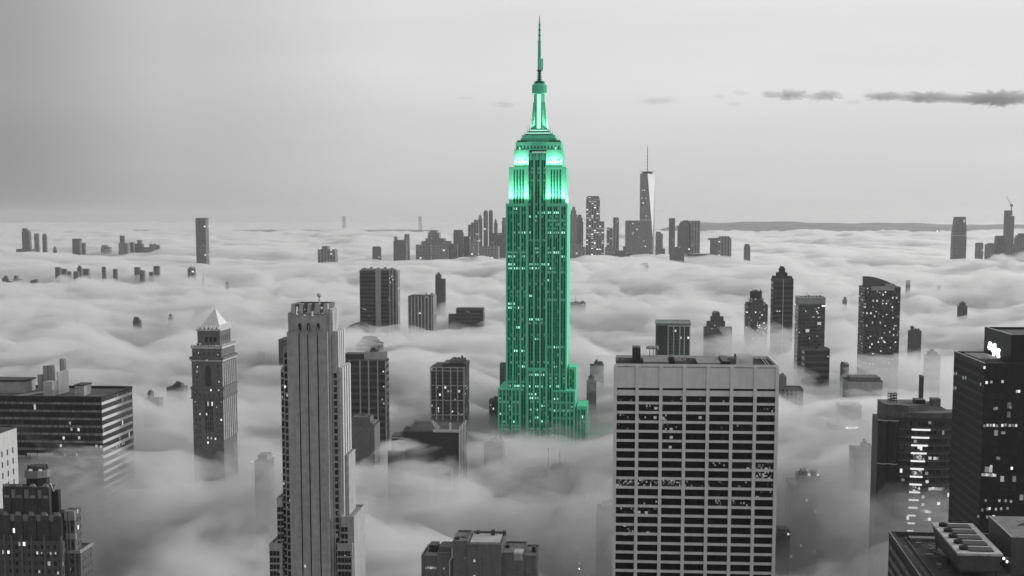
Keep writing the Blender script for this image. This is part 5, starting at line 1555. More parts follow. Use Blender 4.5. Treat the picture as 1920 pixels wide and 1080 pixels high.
for (nm, lab, a, b, py, Y, pf, st, cat) in (
    ("foggy_spire", "tiny dark double-pointed roof in fog between slab and pyramid tower", 275, 289, 684, 1650, 702, ((279, 284, 676),), "building"),
    ("ghost_tower", "very faint slim tower in fog right of the pale-ribboned slab", 268, 298, 750, 1100, 800, ((276, 282, 736),), "building"),
    ("ghost_block", "faint foggy roof hump below the pyramid tower's neighbour, in grey fog", 312, 344, 728, 1350, 742, ((324, 338, 720),), "building"),
    ("ghost_block", "smudge of a foggy tower between pyramid tower and slender tower", 481, 494, 660, 1700, 674, ((484, 490, 655),), "building"),
    ("foggy_tower", "small dark twin block alone in the pale fog sea", 249, 262, 602, 2100, 617, ((250, 259, 596.5),), "building"),
    ("foggy_spire", "tiny dark pinnacle in fog right of the small twin block", 315, 322, 596, 2150, 605, ((317, 320, 589.5),), "building"),
    ("foggy_spire", "speck of a roof in fog far left of the small twin block", 141, 146, 602, 2250, 609, ((142, 145, 598.5),), "building"),
    ("foggy_spire", "small dark pointed roof in fog near the right cluster", 1757, 1764, 542, 2600, 550, ((1759, 1763, 535),), "building"),
    ("foggy_tower", "little dark roof with finials in fog right of the speckled tower", 1706, 1728, 622, 1650, 632, ((1710, 1714, 612), (1716, 1726, 619)), "building"),
    ("ghost_tower", "blurred dark tower shape in fog beside the black glass tower", 1737, 1764, 668, 1350, 690, ((1742, 1758, 660),), "building"),
    ("ghost_tower", "blurred upright shape in fog above the black glass tower", 1798, 1814, 575, 2100, 590, ((1801, 1811, 568),), "building"),
    ("ghost_tower", "pale foggy slab between shoulder block and hazy office block", 1578, 1592, 684, 1350, 735, ((1579, 1590, 679),), "building"),
    ("ghost_block", "dark fog-wrapped lump right of the green tower's shoulder", 1106, 1132, 686, 1520, 694, ((1114, 1130, 679),), "building"),
    ("ghost_block", "dim foggy shape just right of the green tower's low wing", 1100, 1118, 716, 1400, 730, ((1103, 1114, 706),), "building"),
    ("foggy_tower", "faint small tower in fog between pale-topped and speckled towers", 1581, 1588, 563, 2300, 580, ((1583, 1587, 557),), "building"),
    ("foggy_tower", "pale ghost of a tower in fog right of the sloping screen", 1700, 1707, 527, 2500, 545, (), "building"),
):
    tower(nm, lab, a, b, py, Y, pf, "ghost", d=max(8, (b - a) * Y / 2600 * 0.8), steps=st, cat=cat)

# --- the row of street lamps deep in the fog
for i, py in enumerate((941, 962, 982, 993, 1004, 1025, 1035, 1045, 1055, 1065)):
    dz = 9.0
    a, b = (1085.5 - 960.0) / F_PX, (PPY - py) / F_PX
    v = Vector((a, CP + b * SP, -SP + b * CP))
    t = (dz - CAM_H) / v.z
    p = Vector((v.x * t, v.y * t, 0))
    lp = thing("street_lamp", "tiny glowing street lamp in the straight row glimpsed through deep fog", "street lamp", p, THETA, "street lamps shining through the fog")
    MB().bar((0.9, 0, 0), (0.9, 0, 9.6), 0.12, 0.08).bar((0.9, 0, 9.5), (0, 0, 9.4), 0.07).build("pole", M["dark_metal"], lp)
    MB().lathe([(0.15, 8.5), (0.5, 8.7), (0.55, 9.1), (0.2, 9.4)], 8).build("lamp_head", M["street"] if "street" in M else M.setdefault("street", glow("street_glow", 1.0, 60.0)), lp)
# ------------------------------------------------------------------ far city rising out of the fog
def far(name, label, px0, px1, py, Y, mat="far", steps=(), px2=None, mast=None, lit=(), group=None, cat="skyscraper", coping=None):
    return tower(name, label, px0, px1, py, Y, None, mat, px2, None, steps, mast, lit, cat, group, "roof", (), coping, depth_cap=60.0)
# across the river, far left
far("slant_top_tower", "tallest of the far-left cluster, slim tower with slanted top", 40.5, 54, 434, 6500, "far_dark", ((41, 52, 431), (41, 48, 428)))
far("far_block", "low dark block at the foot of the slanted slim tower", 30, 58, 467, 6300, "far_dark", ((52, 60, 474),), cat="building")
far("slim_tower", "plain slim far tower right of the slanted one", 63.5, 71, 438, 6500, "far")
far("slim_tower", "slim far tower with a white lamp on its top", 79, 86, 441, 6500, "far_dark", ((80, 85, 438),), lit=((82, 439),))
far("peaked_tower", "tiny pale pointed tower low in the fog", 99, 105, 468, 6500, "far", ((100, 104, 464), (101.4, 103, 461)), cat="building")
far("far_tower", "far twin-stepped tower with flat wide cap", 135, 149, 450, 6500, "far_dark", ((134.5, 150, 447.5),))
far("far_tower", "lower companion adjoining the wide-capped far tower", 149.5, 158.5, 455.5, 6550, "far_dark")
far("far_block", "low far block with a bright white light", 189, 205, 463, 6500, "far", ((190, 199, 459.5),), lit=((197, 468.5), (200, 468), (204, 467.5)), cat="building")
far("far_tower", "slim far tower topping a low mass, left end of a small skyline", 224.5, 232, 442, 6400, "far_dark")
far("far_block", "grey mass hugging the slim far tower", 222, 239, 456, 6350, "far", cat="building")
far("far_tower", "dark squat block second in the small skyline", 241.5, 250, 454.5, 6400, "far_dark", cat="building")
far("far_tower", "flat far block with a thin tower rising from its end", 250.5, 266, 457, 6450, "far_dark", ((257, 263, 450),), cat="building")
far("far_block", "low pale block in the middle of the small skyline", 266.5, 279, 463.5, 6450, "far", cat="building")
far("far_block", "pale toothed block near the end of the small skyline", 279.5, 293, 459, 6450, "far_brick", ((280, 284, 457), (287, 291, 457)), cat="building")
far("far_tower", "rounded little tower closing the small skyline", 294.5, 299, 459.5, 6450, "far", cat="building")
far("slab_tower", "lone tall dark slab standing high above the fog sea", 366.3, 385, 410.5, 5300, "far_dark", ((366.5, 388, 408.5, "metal"),), px2=391, lit=((382, 462), (379, 459)))
# the nearer left rows
NB = (("clustered tops of two joined blocks, first in the middle row", 103, 112, 501.5, ((103, 110, 501),)), ("lower joined block second in the middle row", 112.5, 123, 504, ()), ("short dark block third in the middle row", 124.5, 131.5, 509, ()),
      ("low dark wing before the pointed block of the middle row", 137.5, 146, 509, ()), ("dark block with pointed top in the middle row", 144.5, 152, 502, ((146, 150.5, 498),)), ("faint block right of the pointed one in the middle row", 155, 165, 504, ()),
      ("small grey tower alone in the middle row", 190.5, 197, 501, ((191.5, 196, 500),)), ("dark little tower right of the grey one", 211.5, 218.5, 504.5, ()), ("dark block with lower grey shoulder in the middle row", 251.5, 261, 501.5, ((252, 258, 501),)),
      ("grey shoulder joined to the dark block", 261.5, 270, 507, ()), ("low dark step beside the blackest block of the middle row", 279, 287, 510, ()), ("blackest block of the middle row with overhanging cap", 287.5, 297.5, 501, ((287, 298.5, 499),)),
      ("dark tapered roof at the end of the middle row", 351.5, 364.5, 504, ((353.5, 363.5, 501),)))
for i, (lab, a, b, py, st) in enumerate(NB):
    far("middle_block", lab, a, b, py, 3900 + (i % 3) * 40, "far_dark", st, cat="building")
for (lab, a, b, py, st, mast) in (("small tower with rounded cap at the left edge of the fog sea", 3.5, 13, 521, ((7, 12, 517),), None), ("low block joining two capped towers at the left edge", 13.4, 25, 527, (), None),
                                  ("second capped tower of the left-edge group", 25.4, 38.5, 523, ((25.5, 31, 517),), None), ("thin low roof right of the left-edge group", 57, 69, 525.5, ((62, 68, 524),), None),
                                  ("slender needle alone in the fog sea", 378.6, 381.4, 522, (), (380, 514)), ("tiny tower right of the lone needle", 422.5, 427.5, 530.5, ((423.5, 426, 528),), None)):
    far("small_block", lab, a, b, py, 3450, "far_dark", st, mast=mast, cat="building")
far("brick_tower", "square far block with a small box on its roof, alone mid-left", 595.5, 628, 468, 5000, "far_piers", ((603, 614, 461.5),))
far("stub_tower", "short dark stub tower left of the lantern-topped block", 698, 713, 464, 5000, "far_dark", ((699, 711, 462),))
far("lantern_block", "dark far block with a bright turret on its corner", 737.5, 761, 450, 5000, "far_dark", ((738, 743, 444), (757, 761, 447)), lit=((739, 448), (738.6, 451), (740, 447)))
far("pale_slab", "narrow pale slab right behind the turreted dark block", 758, 767, 439, 5200, "far_brick")
# downtown, left of the green tower
far("far_block", "wide grey base block opening the downtown skyline", 779.5, 807, 459, 5200, "far_brick", cat="building")
far("stepped_far_tower", "domed stepped tower on a broad base in the downtown skyline", 790, 842, 452.5, 5300, "far_brick", ((797, 832, 447), (801, 822, 436), (804, 818, 432)), lit=((809, 447), (804, 440)))
far("far_block", "grey shoulder block right of the domed stepped tower", 811, 842, 459.5, 5150, "far_brick", cat="building")
far("far_block", "small dark block before the flat-topped downtown tower", 843.5, 857, 457, 5150, "far_dark", cat="building")
far("far_tower", "flat-topped dark downtown tower with sloping shoulders", 850, 868, 436, 5300, "far_dark", ((850.5, 866.5, 431),))
far("far_block", "low slab right of the flat-topped downtown tower", 866, 880, 443, 5350, "far_dark", cat="building")
far("far_tower", "grey broad tower with steps rising to a spire, left of the twin cylinders", 877.5, 897, 421, 5600, "far_piers", ((883, 897, 417), (888.5, 896, 412)), lit=((881, 438.5), (893, 438.5), (881.5, 446), (882, 456)))
far("spired_far_tower", "thin spired tower between broad grey tower and twin cylinders", 896.5, 904, 409, 5700, "far_piers", ((898, 902.5, 404),), mast=(900.5, 398))
far("cylinder_tower", "first of two tall slim shafts, the lighter one", 906.5, 914.5, 397, 5600, "far_piers", ((907.5, 913.5, 394.5),))
far("cylinder_tower", "second of two tall slim shafts, the darker one", 916.5, 923.5, 396.5, 5600, "far_dark", ((917, 922.5, 394),))
far("far_tower", "pointed tower just right of the two slim shafts", 926, 932.5, 418, 5600, "far", ((927, 931, 413), (928, 930, 410)))
far("far_block", "dark low mass filling the skyline up to the green tower", 922, 950, 437, 5500, "far_dark", lit=((933, 439), (937, 440)), cat="building")
far("far_tower", "tower half hidden by the green tower's left edge", 941, 951, 414, 5600, "far_piers", ((942, 950, 408),))
far("far_block", "pale broken wall low in front of the grey broad tower", 882, 897, 452, 5000, "far_brick", ((887, 890, 448),), cat="building", lit=((888, 465),))
far("far_block", "grey wide mass at the foot of the two slim shafts", 896, 934, 462, 5250, "far_brick", cat="building")
# downtown, right of the green tower
far("far_tower", "tower with pyramid top right of the green tower", 1068, 1082, 402, 5500, "far_brick", ((1070, 1080, 394), (1072.5, 1078, 388)), mast=(1075, 385))
far("far_tower", "broad speckled tower behind the pyramid-topped one", 1068, 1093.5, 416, 5550, "far_brick", ((1081, 1092, 408), (1083, 1090, 402.5)), lit=((1078, 430), (1082, 430)))
far("far_block", "dark mottled low block beside the green tower's edge", 1066, 1098, 463, 5100, "far_brick", ((1070, 1093, 459),), cat="building", lit=((1078, 486), (1085, 490)))
far("lit_tower", "tall tower covered in vertical rows of lit windows", 1099, 1125, 374, 5500, "far_lit", ((1099.5, 1124, 370, "far"), (1101, 1123, 367.5, "far")))
far("far_block", "lower block attached to the brightly lit tower", 1113, 1133, 415, 5350, "far_lit", cat="building")
far("far_tower", "narrow speckled tower left of its lamp-topped twin", 1137.5, 1149, 428, 5400, "far_piers", ((1138, 1148, 426.5),))
far("far_tower", "slim tower with white lamps near its top", 1149.5, 1161, 411, 5400, "far_piers", ((1150, 1160, 407.5),), lit=((1158, 415), (1158.5, 421)))
far("far_block", "smooth grey low block below the two narrow towers", 1134, 1150, 463, 5200, "far_brick", cat="building")
far("far_block", "dark rounded low mass left of the tapered glass tower's foot", 1148, 1181, 476, 5000, "far_dark", ((1153, 1172, 470), (1168, 1174, 462)), cat="building")
far("glass_block", "broad flat-topped glass block before the tapered glass tower", 1172.5, 1222, 415, 5900, "far", ((1173, 1221, 413.5),), lit=((1188, 436), (1186.5, 438.5), (1206, 452), (1208, 451.5), (1203, 462), (1221, 469.5)))
s = Site(1200.5, 1228.5, 325.5, 6050)
g = s.root("tapered_glass_tower", "tallest far tower with a bright triangular facet and thin antenna", "skyscraper")
W = s.w
zb, zt = s.z(450), s.h
a0 = [(0, 0), (W, 0), (W, W), (0, W)]
xk = s.x(1214.3)
MB().quad([(0, 0, 0), (s.x(1224.5), 0, 0), (s.x(1225.5), 0, s.z(447)), (xk, 0, zt), (0, 0, zt)], [(0, 0), (s.x(1224.5), 0), (s.x(1225.5), s.z(447)), (xk, zt), (0, zt)]).quad([(0, W, 0), (0, 0, 0), (0, 0, zt), (0, W, zt)], [(0, 0), (W, 0), (W, zt), (0, zt)]).build("dark_facet", F["far"], g)
zk = s.z(447)
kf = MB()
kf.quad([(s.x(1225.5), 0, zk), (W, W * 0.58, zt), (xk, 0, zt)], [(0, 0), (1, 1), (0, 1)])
kf.build("bright_facet", plain("painted_sky_glare", 0.95, 0.5, 0.02), g)  # matte white facet, the sky's reflection put into its colour
sf = MB()
sf.quad([(s.x(1224.5), 0, 0), (W, W * 0.6, 0), (W, W * 0.58, zt), (s.x(1225.5), 0, zk)], [(0, 0), (W * 0.3, 0), (W * 0.58, zt), (0, zk)])
sf.quad([(W, W * 0.6, 0), (W, W, 0), (W, W, zt), (W, W * 0.58, zt)], [(0, 0), (W, 0), (W, zt), (0, zt)])
sf.build("side_facet", F["far"], g)
MB().quad([(0, 0, zt), (xk, 0, zt), (W, W * 0.58, zt), (W, W, zt), (0, W, zt)], [(0, 0)] * 5).build("roof", M["metal"], g)
MB().lathe([(W * 0.34, zt + 0.02), (W * 0.36, zt + 8), (W * 0.58, zt + 9), (W * 0.05, zt + 10)], 16, W * 0.48, W * 0.45).build("ring", M["dark_metal"], g)
MB().bar((W * 0.48, W * 0.45, zt), (W * 0.48, W * 0.45, s.z(271)), 2.0, 0.7).build("antenna", M["metal"], g)
for k in range(7):
    z = s.z(318 - k * 6.4)
    MB().lathe([(1.5, z), (2.4, z + 1), (2.4, z + 4), (1.5, z + 5)], 8, W * 0.48, W * 0.45).build("antenna_ring", M["dark_metal"], g)
w0 = max(_LITW)
for px, py in ((1204, 357), (1208, 357.5), (1211, 372.5), (1203.5, 372), (1206, 380), (1205, 395), (1212, 405.5)):
    clone(_LITW[w0], (s.x(px), -0.2, s.z(py)), g)
MB().box(s.x(1200.5), s.x(1221), -0.9, -0.1, s.z(413.8), s.z(411.5)).build("light_band", M["lit_dim"], g)
far("far_block", "grey block with flat cap right of the tapered glass tower's foot", 1229.5, 1243, 438, 5700, "far_brick", ((1230, 1239, 434.5),), cat="building")
far("far_block", "low pale stub right of the flat-capped block", 1238, 1247, 466, 5600, "far_brick", cat="building")
far("slim_tower", "slim dark tower alone between two downtown clusters", 1254.5, 1266, 409, 5500, "far_dark", lit=((1257, 408), (1262, 450)))
far("far_tower", "dark tower with chamfered top, left half of a joined pair", 1271, 1296, 424, 5500, "far_dark", ((1273.5, 1296, 419), (1276, 1295, 415), (1281, 1291, 413)), lit=((1284, 420), (1288, 420)))
far("far_tower", "paler flat-topped tower, right half of a joined pair", 1296.3, 1313, 416, 5480, "far_piers", ((1293, 1313, 413.8, "metal"),))
far("far_block", "dark ragged mass under the slim dark tower", 1256, 1283, 469, 4900, "far_dark", ((1264, 1279, 463),), cat="building", lit=((1274, 464),))
far("far_block", "long dark low wall between the joined pair and the corner-crowned block", 1290, 1334, 476.5, 5300, "far_dark", cat="building")
far("far_tower", "broad block with dark flank and crowned top", 1346, 1371.5, 450, 5100, "far_piers", ((1345, 1371, 446), (1349, 1368, 443)))
far("far_tower", "left face of the broad crowned block, shade put into its dark wall", 1332, 1345.6, 450, 5080, "far_dark", ((1328, 1345, 446.5),))  # separate darker block, shade of the left face put into its colour
far("stub_tower", "small lone tower right of the downtown skyline", 1395.5, 1407, 461, 5000, "far_dark", ((1397, 1405, 457.5),))
far("ghost_tower", "pale fog-wrapped stub in front of the downtown skyline", 1198, 1216, 497, 3900, "ghost", ((1200, 1214, 494),), cat="building")
# across the other river
s, g = far("tapering_tower", "far right tower with tapering shoulders and a round white clock-like light", 1787.5, 1812.5, 442, 5200, "far_dark")
W, D = s.w, s.d
MB().frustum([(0, 0), (W, 0), (W, D), (0, D)], s.h + 0.9, [(W * 0.13, D * 0.1), (W * 0.91, D * 0.1), (W * 0.91, D * 0.9), (W * 0.13, D * 0.9)], s.z(406.5)).build("upper_block", F["far_dark"], g)
rl = MB()
rl.quad([(s.x(1807.5) + 4.6 * math.cos(2 * math.pi * k / 14), D * 0.05, s.z(414.5) + 5.6 * math.sin(2 * math.pi * k / 14)) for k in range(14)], [(0, 0)] * 14)
rl.build("round_light", M["lit"], g)
clone(_LITW[max(_LITW)], (s.x(1800), D * 0.05, s.z(425)), g)
far("far_block", "left one of two small pale twin blocks, flat roofed", 1831, 1844, 456, 5200, "far", ((1832, 1843, 455),), cat="building")
far("far_block", "right one of two small pale twin blocks, slightly wider", 1849.5, 1865, 458, 5200, "far", ((1853, 1865, 456),), cat="building")
far("far_tower", "dark notched block left of the tower under construction", 1868, 1884, 443.5, 5200, "far_dark", ((1869, 1874, 442), (1877, 1883, 442)), lit=((1880, 466),))
s, g = far("construction_tower", "tall dark tower under construction topped by a crane", 1885.5, 1898.5, 394.5, 5150, "far_dark", lit=((1896.5, 404), (1898, 422)))
MB().box(s.x(1898.6), s.x(1903), 2, s.d, 0, s.z(405)).build("wing", F["far_dark"], g)
MB().box(s.x(1889), s.x(1906), -6, -0.1, 0, s.z(457)).build("podium", F["far_dark"], g)
base = s.loc + Vector((0, 0, 0))
cr = thing("tower_crane", "thin luffing crane with raised jib on the far dark tower", "crane", s.loc + Vector((s.x(1897), 4, s.h + 0.3)), THETA)
zc = s.h + 0.3
MB().bar((0, 0, 0), (0, 0, s.z(383) - zc), 2.2, 1.8, 4).build("crane_mast", M["metal"], cr)
MB().box(-4, 5, -3, 3, s.z(387) - zc, s.z(383) - zc, bottom=True).build("crane_cab", M["stone_dark"], cr)
MB().bar((0, 0, s.z(384) - zc), (s.x(1886.5) - s.x(1897), 0, s.z(368) - zc), 1.1, 0.7, 4).build("jib", M["metal"], cr)
far("far_block", "rounded dark block right of the tower under construction", 1906.5, 1930, 446, 5200, "far_dark", ((1908, 1930, 441), (1912, 1930, 437.5)), lit=((1911, 455), (1918, 455.5)), cat="building")
# suspension bridge far off: only the tops of its two pylons clear the fog
for (lab, px) in (("tiny bridge pylon top on the horizon, nearer the lone dark slab", 645), ("tiny bridge pylon top on the horizon, nearer downtown", 787.5)):
    p = at(px, 408, 17000)
    br = thing("bridge_pylon", lab, "bridge pylon", (p.x, p.y, 0), THETA, "bridge pylons on the horizon")
    for sx in (-1, 1):
        MB().box(sx * 12 - 5, sx * 12 + 5, -7, 7, 0, zat(405.5, 17000)).build("leg", F["far_dark"], br)
    for py in (407, 412):
        MB().box(-6.9, 6.9, -6, 6, zat(py + 1.5, 17000), zat(py, 17000), bottom=True).build("crossbeam", F["far_dark"], br)
for (lab, px, py, Y) in (("white light twinkling on the fog left of the square far block", 503.5, 473.5, 6450), ("white speck of light on the far right shore", 1757.5, 434, 15200)):
    p = at(px, py, Y)
    b = thing("beacon", lab, "light", (p.x, p.y, 0), THETA)
    MB().bar((0, 0, 0), (0, 0, p.z), 1.5, 1.0).build("mast", M["dark_metal"], b)
    MB().lathe([(0.5, p.z), (Y / 2600 * 0.6, p.z + 1), (Y / 2600 * 0.6, p.z + Y / 2600 * 1.0), (0.5, p.z + Y / 2600 * 1.4)], 8).build("lamp_head", M["lamp"], b)
# hills on the right horizon; low left stretch added as a dark horizon band
hv, hf = [], []
HX = [-300 + k * 12 for k in range(190)]
hr = random.Random(5)
prof = []
for px in HX:
    t = (px - 1240) / 80.0
    rise = 0.5 + 0.5 * max(0.0, min(1.0, t)) ** 0.6
    fall = 1.0 - 0.2 * max(0.0, (px - 1480) / 500.0)
    prof.append((px, rise * fall * (1 + 0.035 * math.sin(px / 37.0) + 0.02 * math.sin(px / 13.0 + 1))))
for (px, f) in prof:
    for (Y, k) in ((15500, 0.0), (16300, 0.75), (17200, 1.0), (18500, 0.7), (20000, 0.0)):
        p = at(px, 408, Y)
        hv.append((p.x, Y, -5 + f * k * 196))
n = 5
for i in range(len(prof) - 1):
    for j in range(n - 1):
        a = i * n + j
        hf.append((a, a + n, a + n + 1, a + 1))
me = bpy.data.meshes.new("hills")
me.from_pydata(hv, [], hf)
me.materials.append(plain("wooded_hills", 0.16, 0.95, 0.3, 0.002, streak=False))
for p in me.polygons:
    p.use_smooth = True
hills = bpy.data.objects.new("hills", me)
COL.objects.link(hills)
tag(hills, "structure")
# ------------------------------------------------------------------ ground, fog, haze
def hash2(ix, iy, seed):
    h = (ix.astype(np.int64) * 374761393 + iy.astype(np.int64) * 668265263 + seed * 1442695041) & 0xFFFFFFFF
    h = ((h ^ (h >> 13)) * 1274126177) & 0xFFFFFFFF
    h = h ^ (h >> 16)
    return h.astype(np.float64) / 4294967296.0
def perlin(x, y, seed):
    x0, y0 = np.floor(x), np.floor(y)
    fx, fy = x - x0, y - y0
    ux, uy = fx * fx * fx * (fx * (fx * 6 - 15) + 10), fy * fy * fy * (fy * (fy * 6 - 15) + 10)
    def g(dx, dy):
        a = hash2(x0 + dx, y0 + dy, seed) * 2 * math.pi
        return np.cos(a) * (fx - dx) + np.sin(a) * (fy - dy)
    a = g(0, 0) * (1 - ux) + g(1, 0) * ux
    b = g(0, 1) * (1 - ux) + g(1, 1) * ux
    return (a * (1 - uy) + b * uy) * 1.5
def smooth(e0, e1, v):
    t = np.clip((v - e0) / (e1 - e0), 0, 1)
    return t * t * (3 - 2 * t)
def fog_top(x, y):
    """Height of the fog's upper side over the city."""
    base = 80 - 38 * (1 - smooth(580, 900, y))
    num, den = 0.14 * base, 0.14 + 0 * x
    for (cx, cy_, cz) in FOG_PTS:
        s = 130.0 if cy_ < 1700 else 220.0
        w = np.exp(-((x - cx) ** 2 + (y - cy_) ** 2) / (2 * s * s))
        num = num + w * cz
        den = den + w
    h = num / den
    # warp, then rounded swells with creases between them
    wx = x + 160 * perlin(x / 700, y / 700, 11)
    wy = y + 160 * perlin(x / 700, y / 700, 12)
    far = smooth(1500, 4200, y)
    big = np.abs(perlin(wx / 1700, wy / 1900, 1)) - 0.3
    mid = np.abs(perlin(wx / 560, wy / 640, 2)) - 0.3
    sml = np.abs(perlin(wx / 200, wy / 200, 3)) - 0.3
    fin = np.abs(perlin(x / 75, y / 75, 4)) - 0.3
    tin = np.abs(perlin(x / 28, y / 28, 5)) - 0.3
    h = h + far * (55 * big + 50 * mid + 24 * sml + 9 * fin) + (1 - far) * (26 * mid + 26 * sml + 14 * fin + 4.5 * tin)
    for (px, py, dz, sx, sy) in HOLLOWS:
        t = (CAM_H - 70.0) / ((py - HOR) / F_PX)
        h = h - dz * np.exp(-((x - (px - 960.0) / F_PX * t) / sx) ** 2 - ((y - t) / sy) ** 2)
    return h
def grid_mesh(name, zfun, rows, cols_at, bottom, mat):
    """Closed body: the top is the height field zfun, the underside is flat at z = bottom."""
    ny = len(rows)
    X = np.stack([cols_at(v) for v in rows])
    nx = X.shape[1]
    Y = np.repeat(np.array(rows)[:, None], nx, 1)
    Z = np.maximum(zfun(X, Y), bottom + 0.5)
    top = np.stack([X, Y, Z], -1).reshape(-1, 3)
    idx = np.arange(nx * ny).reshape(ny, nx)
    q = np.stack([idx[:-1, :-1], idx[:-1, 1:], idx[1:, 1:], idx[1:, :-1]], -1).reshape(-1, 4)
    faces, verts = [q], [top]
    n = nx * ny
    ring = np.concatenate([idx[0, :], idx[1:, -1], idx[-1, -2::-1], idx[-2:0:-1, 0]])
    low = top[ring].copy()
    low[:, 2] = bottom
    m = len(ring)
    ri = n + np.arange(m)
    nxt = np.roll(np.arange(m), -1)
    faces.append(np.stack([ring[nxt], ring, ri, ri[nxt]], -1))
    verts.append(low)
    V = np.concatenate(verts)
    Q = np.concatenate(faces)
    me = bpy.data.meshes.new(name)
    me.vertices.add(len(V))
    me.vertices.foreach_set("co", V.astype(np.float32).ravel())
    nl = len(Q) * 4 + m
    me.loops.add(nl)
    me.polygons.add(len(Q) + 1)
    me.loops.foreach_set("vertex_index", np.concatenate([Q.ravel(), ri[::-1]]).astype(np.int32))
    me.polygons.foreach_set("loop_start", np.concatenate([np.arange(len(Q)) * 4, [len(Q) * 4]]).astype(np.int32))
    me.update(calc_edges=True)
    me.polygons.foreach_set("use_smooth", [True] * len(me.polygons))
    me.materials.append(mat)
    o = bpy.data.objects.new(name, me)
    COL.objects.link(o)
    return o
def shell_mesh(name, ztop, zlow, rows, cols_at, mat):
    """Closed layer between two height fields."""
    ny = len(rows)
    X = np.stack([cols_at(v) for v in rows])
    nx = X.shape[1]
    Y = np.repeat(np.array(rows)[:, None], nx, 1)
    L = zlow(X, Y)
    T = np.maximum(ztop(X, Y), L + 0.3)
    n = nx * ny
    V = np.concatenate([np.stack([X, Y, T], -1).reshape(-1, 3), np.stack([X, Y, L], -1).reshape(-1, 3)])
    idx = np.arange(n).reshape(ny, nx)
    q = np.stack([idx[:-1, :-1], idx[:-1, 1:], idx[1:, 1:], idx[1:, :-1]], -1).reshape(-1, 4)
    ring = np.concatenate([idx[0, :], idx[1:, -1], idx[-1, -2::-1], idx[-2:0:-1, 0]])
    nxt = np.roll(ring, -1)
    Q = np.concatenate([q, q[:, ::-1] + n, np.stack([nxt, ring, ring + n, nxt + n], -1)])
    me = bpy.data.meshes.new(name)
    me.vertices.add(len(V))
    me.vertices.foreach_set("co", V.astype(np.float32).ravel())
    me.loops.add(len(Q) * 4)
    me.polygons.add(len(Q))
    me.loops.foreach_set("vertex_index", Q.ravel().astype(np.int32))
    me.polygons.foreach_set("loop_start", (np.arange(len(Q)) * 4).astype(np.int32))
    me.update(calc_edges=True)
    me.materials.append(mat)
    o = bpy.data.objects.new(name, me)
    COL.objects.link(o)
    return o
def wisp_mat(name, density, albedo, aniso, step):
    m = volume_mat(name, density, albedo, aniso)
    m.cycles.homogeneous_volume = False
    m.cycles.volume_step_rate = step
    t = m.node_tree
    v = [x for x in t.nodes if x.type == "PRINCIPLED_VOLUME"][0]
    tc = t.nodes.new("ShaderNodeTexCoord")
    mp = t.nodes.new("ShaderNodeMapping")
    mp.inputs["Scale"].default_value = (1 / 78, 1 / 95, 1 / 36)
    mp.inputs["Rotation"].default_value = (0.1, 0.35, 0.5)
    t.links.new(tc.outputs["Object"], mp.inputs[0])
    nz = t.nodes.new("ShaderNodeTexNoise")
    nz.inputs["Scale"].default_value = 1.0
    nz.inputs["Detail"].default_value = 4.0
    nz.inputs["Roughness"].default_value = 0.58
    nz.inputs["Distortion"].default_value = 0.5
    t.links.new(mp.outputs[0], nz.inputs["Vector"])
    mr = t.nodes.new("ShaderNodeMapRange")
    mr.inputs[1].default_value, mr.inputs[2].default_value = 0.47, 0.65
    mr.inputs[3].default_value, mr.inputs[4].default_value = 0.0, density
    t.links.new(nz.outputs[0], mr.inputs[0])
    t.links.new(mr.outputs[0], v.inputs["Density"])
    return m
def volume_mat(name, density, albedo, aniso=0.0):
    m = bpy.data.materials.new(name)
    m.use_nodes = True
    t = m.node_tree
    t.nodes.clear()
    out = t.nodes.new("ShaderNodeOutputMaterial")
    v = t.nodes.new("ShaderNodeVolumePrincipled")
    v.inputs["Color"].default_value = (albedo, albedo, albedo, 1)
    v.inputs["Density"].default_value = density
    v.inputs["Density Attribute"].default_value = ""
    v.inputs["Anisotropy"].default_value = aniso
    t.links.new(v.outputs[0], out.inputs["Volume"])
    m.cycles.homogeneous_volume = True
    return m
def half_width(y):
    return 330 + 0.42 * y
def rows_between(a, b, step):
    out = [a]
    while out[-1] < b:
        out.append(out[-1] * (1 + step))
    return out
def cols(n):
    u = np.linspace(-1, 1, n)
    return lambda y: u * half_width(y)
HOLLOWS = [(1495, 800, 22, 55, 80), (1600, 795, 16, 55, 80), (490, 980, -42, 34, 45), (1618, 990, -40, 30, 45), (1130, 1010, -40, 36, 45), (1518, 1012, 18, 50, 50), (1085, 1000, 42, 26, 130), (220, 530, 42, 700, 330), (285, 615, 14, 130, 150), (1347, 668, 22, 70, 110), (870, 614, 18, 110, 110), (800, 880, 34, 65, 65), (1012, 764, 8, 110, 90), (205, 1000, 60, 80, 75), (345, 1005, 30, 30, 40), (1060, 975, 30, 45, 60), (1525, 1010, 35, 60, 70), (850, 990, 18, 60, 50), (700, 860, 14, 60, 70),
           (90, 640, 22, 160, 130), (420, 700, 14, 90, 90), (1660, 680, 16, 120, 90), (1130, 700, 14, 80, 80)]
fog_rows = rows_between(420, 42000, 0.0095)
def near_fade(y):
    return smooth(420, 560, y)
near_rows = [r for r in fog_rows if r < 2300]
thin = grid_mesh("fog", lambda x, y: (fog_top(x, y) + 7) * near_fade(y) * (1 - smooth(1700, 2250, y)), near_rows, cols(330), -8, volume_mat("shaded_fog", 1 / 30, 0.74, 0.2))  # near fog darkened by low albedo, vignette-like shade put into its colour
tag(thin, "stuff", "near fog drifting over the streets, shade put into its grey", "fog")
def soft_top(x, y):
    hol = perlin(x / 230, y / 260, 31)
    return (fog_top(x, y) + 10) * smooth(900, 1300, y + 90 * hol)
soft = grid_mesh("fog", soft_top, [r for r in fog_rows if r > 820], cols(430), -8.4, volume_mat("soft_fog", 1 / 45, 0.975, 0.35))
tag(soft, "stuff", "soft pale upper layer of the fog bank filling the city", "fog")
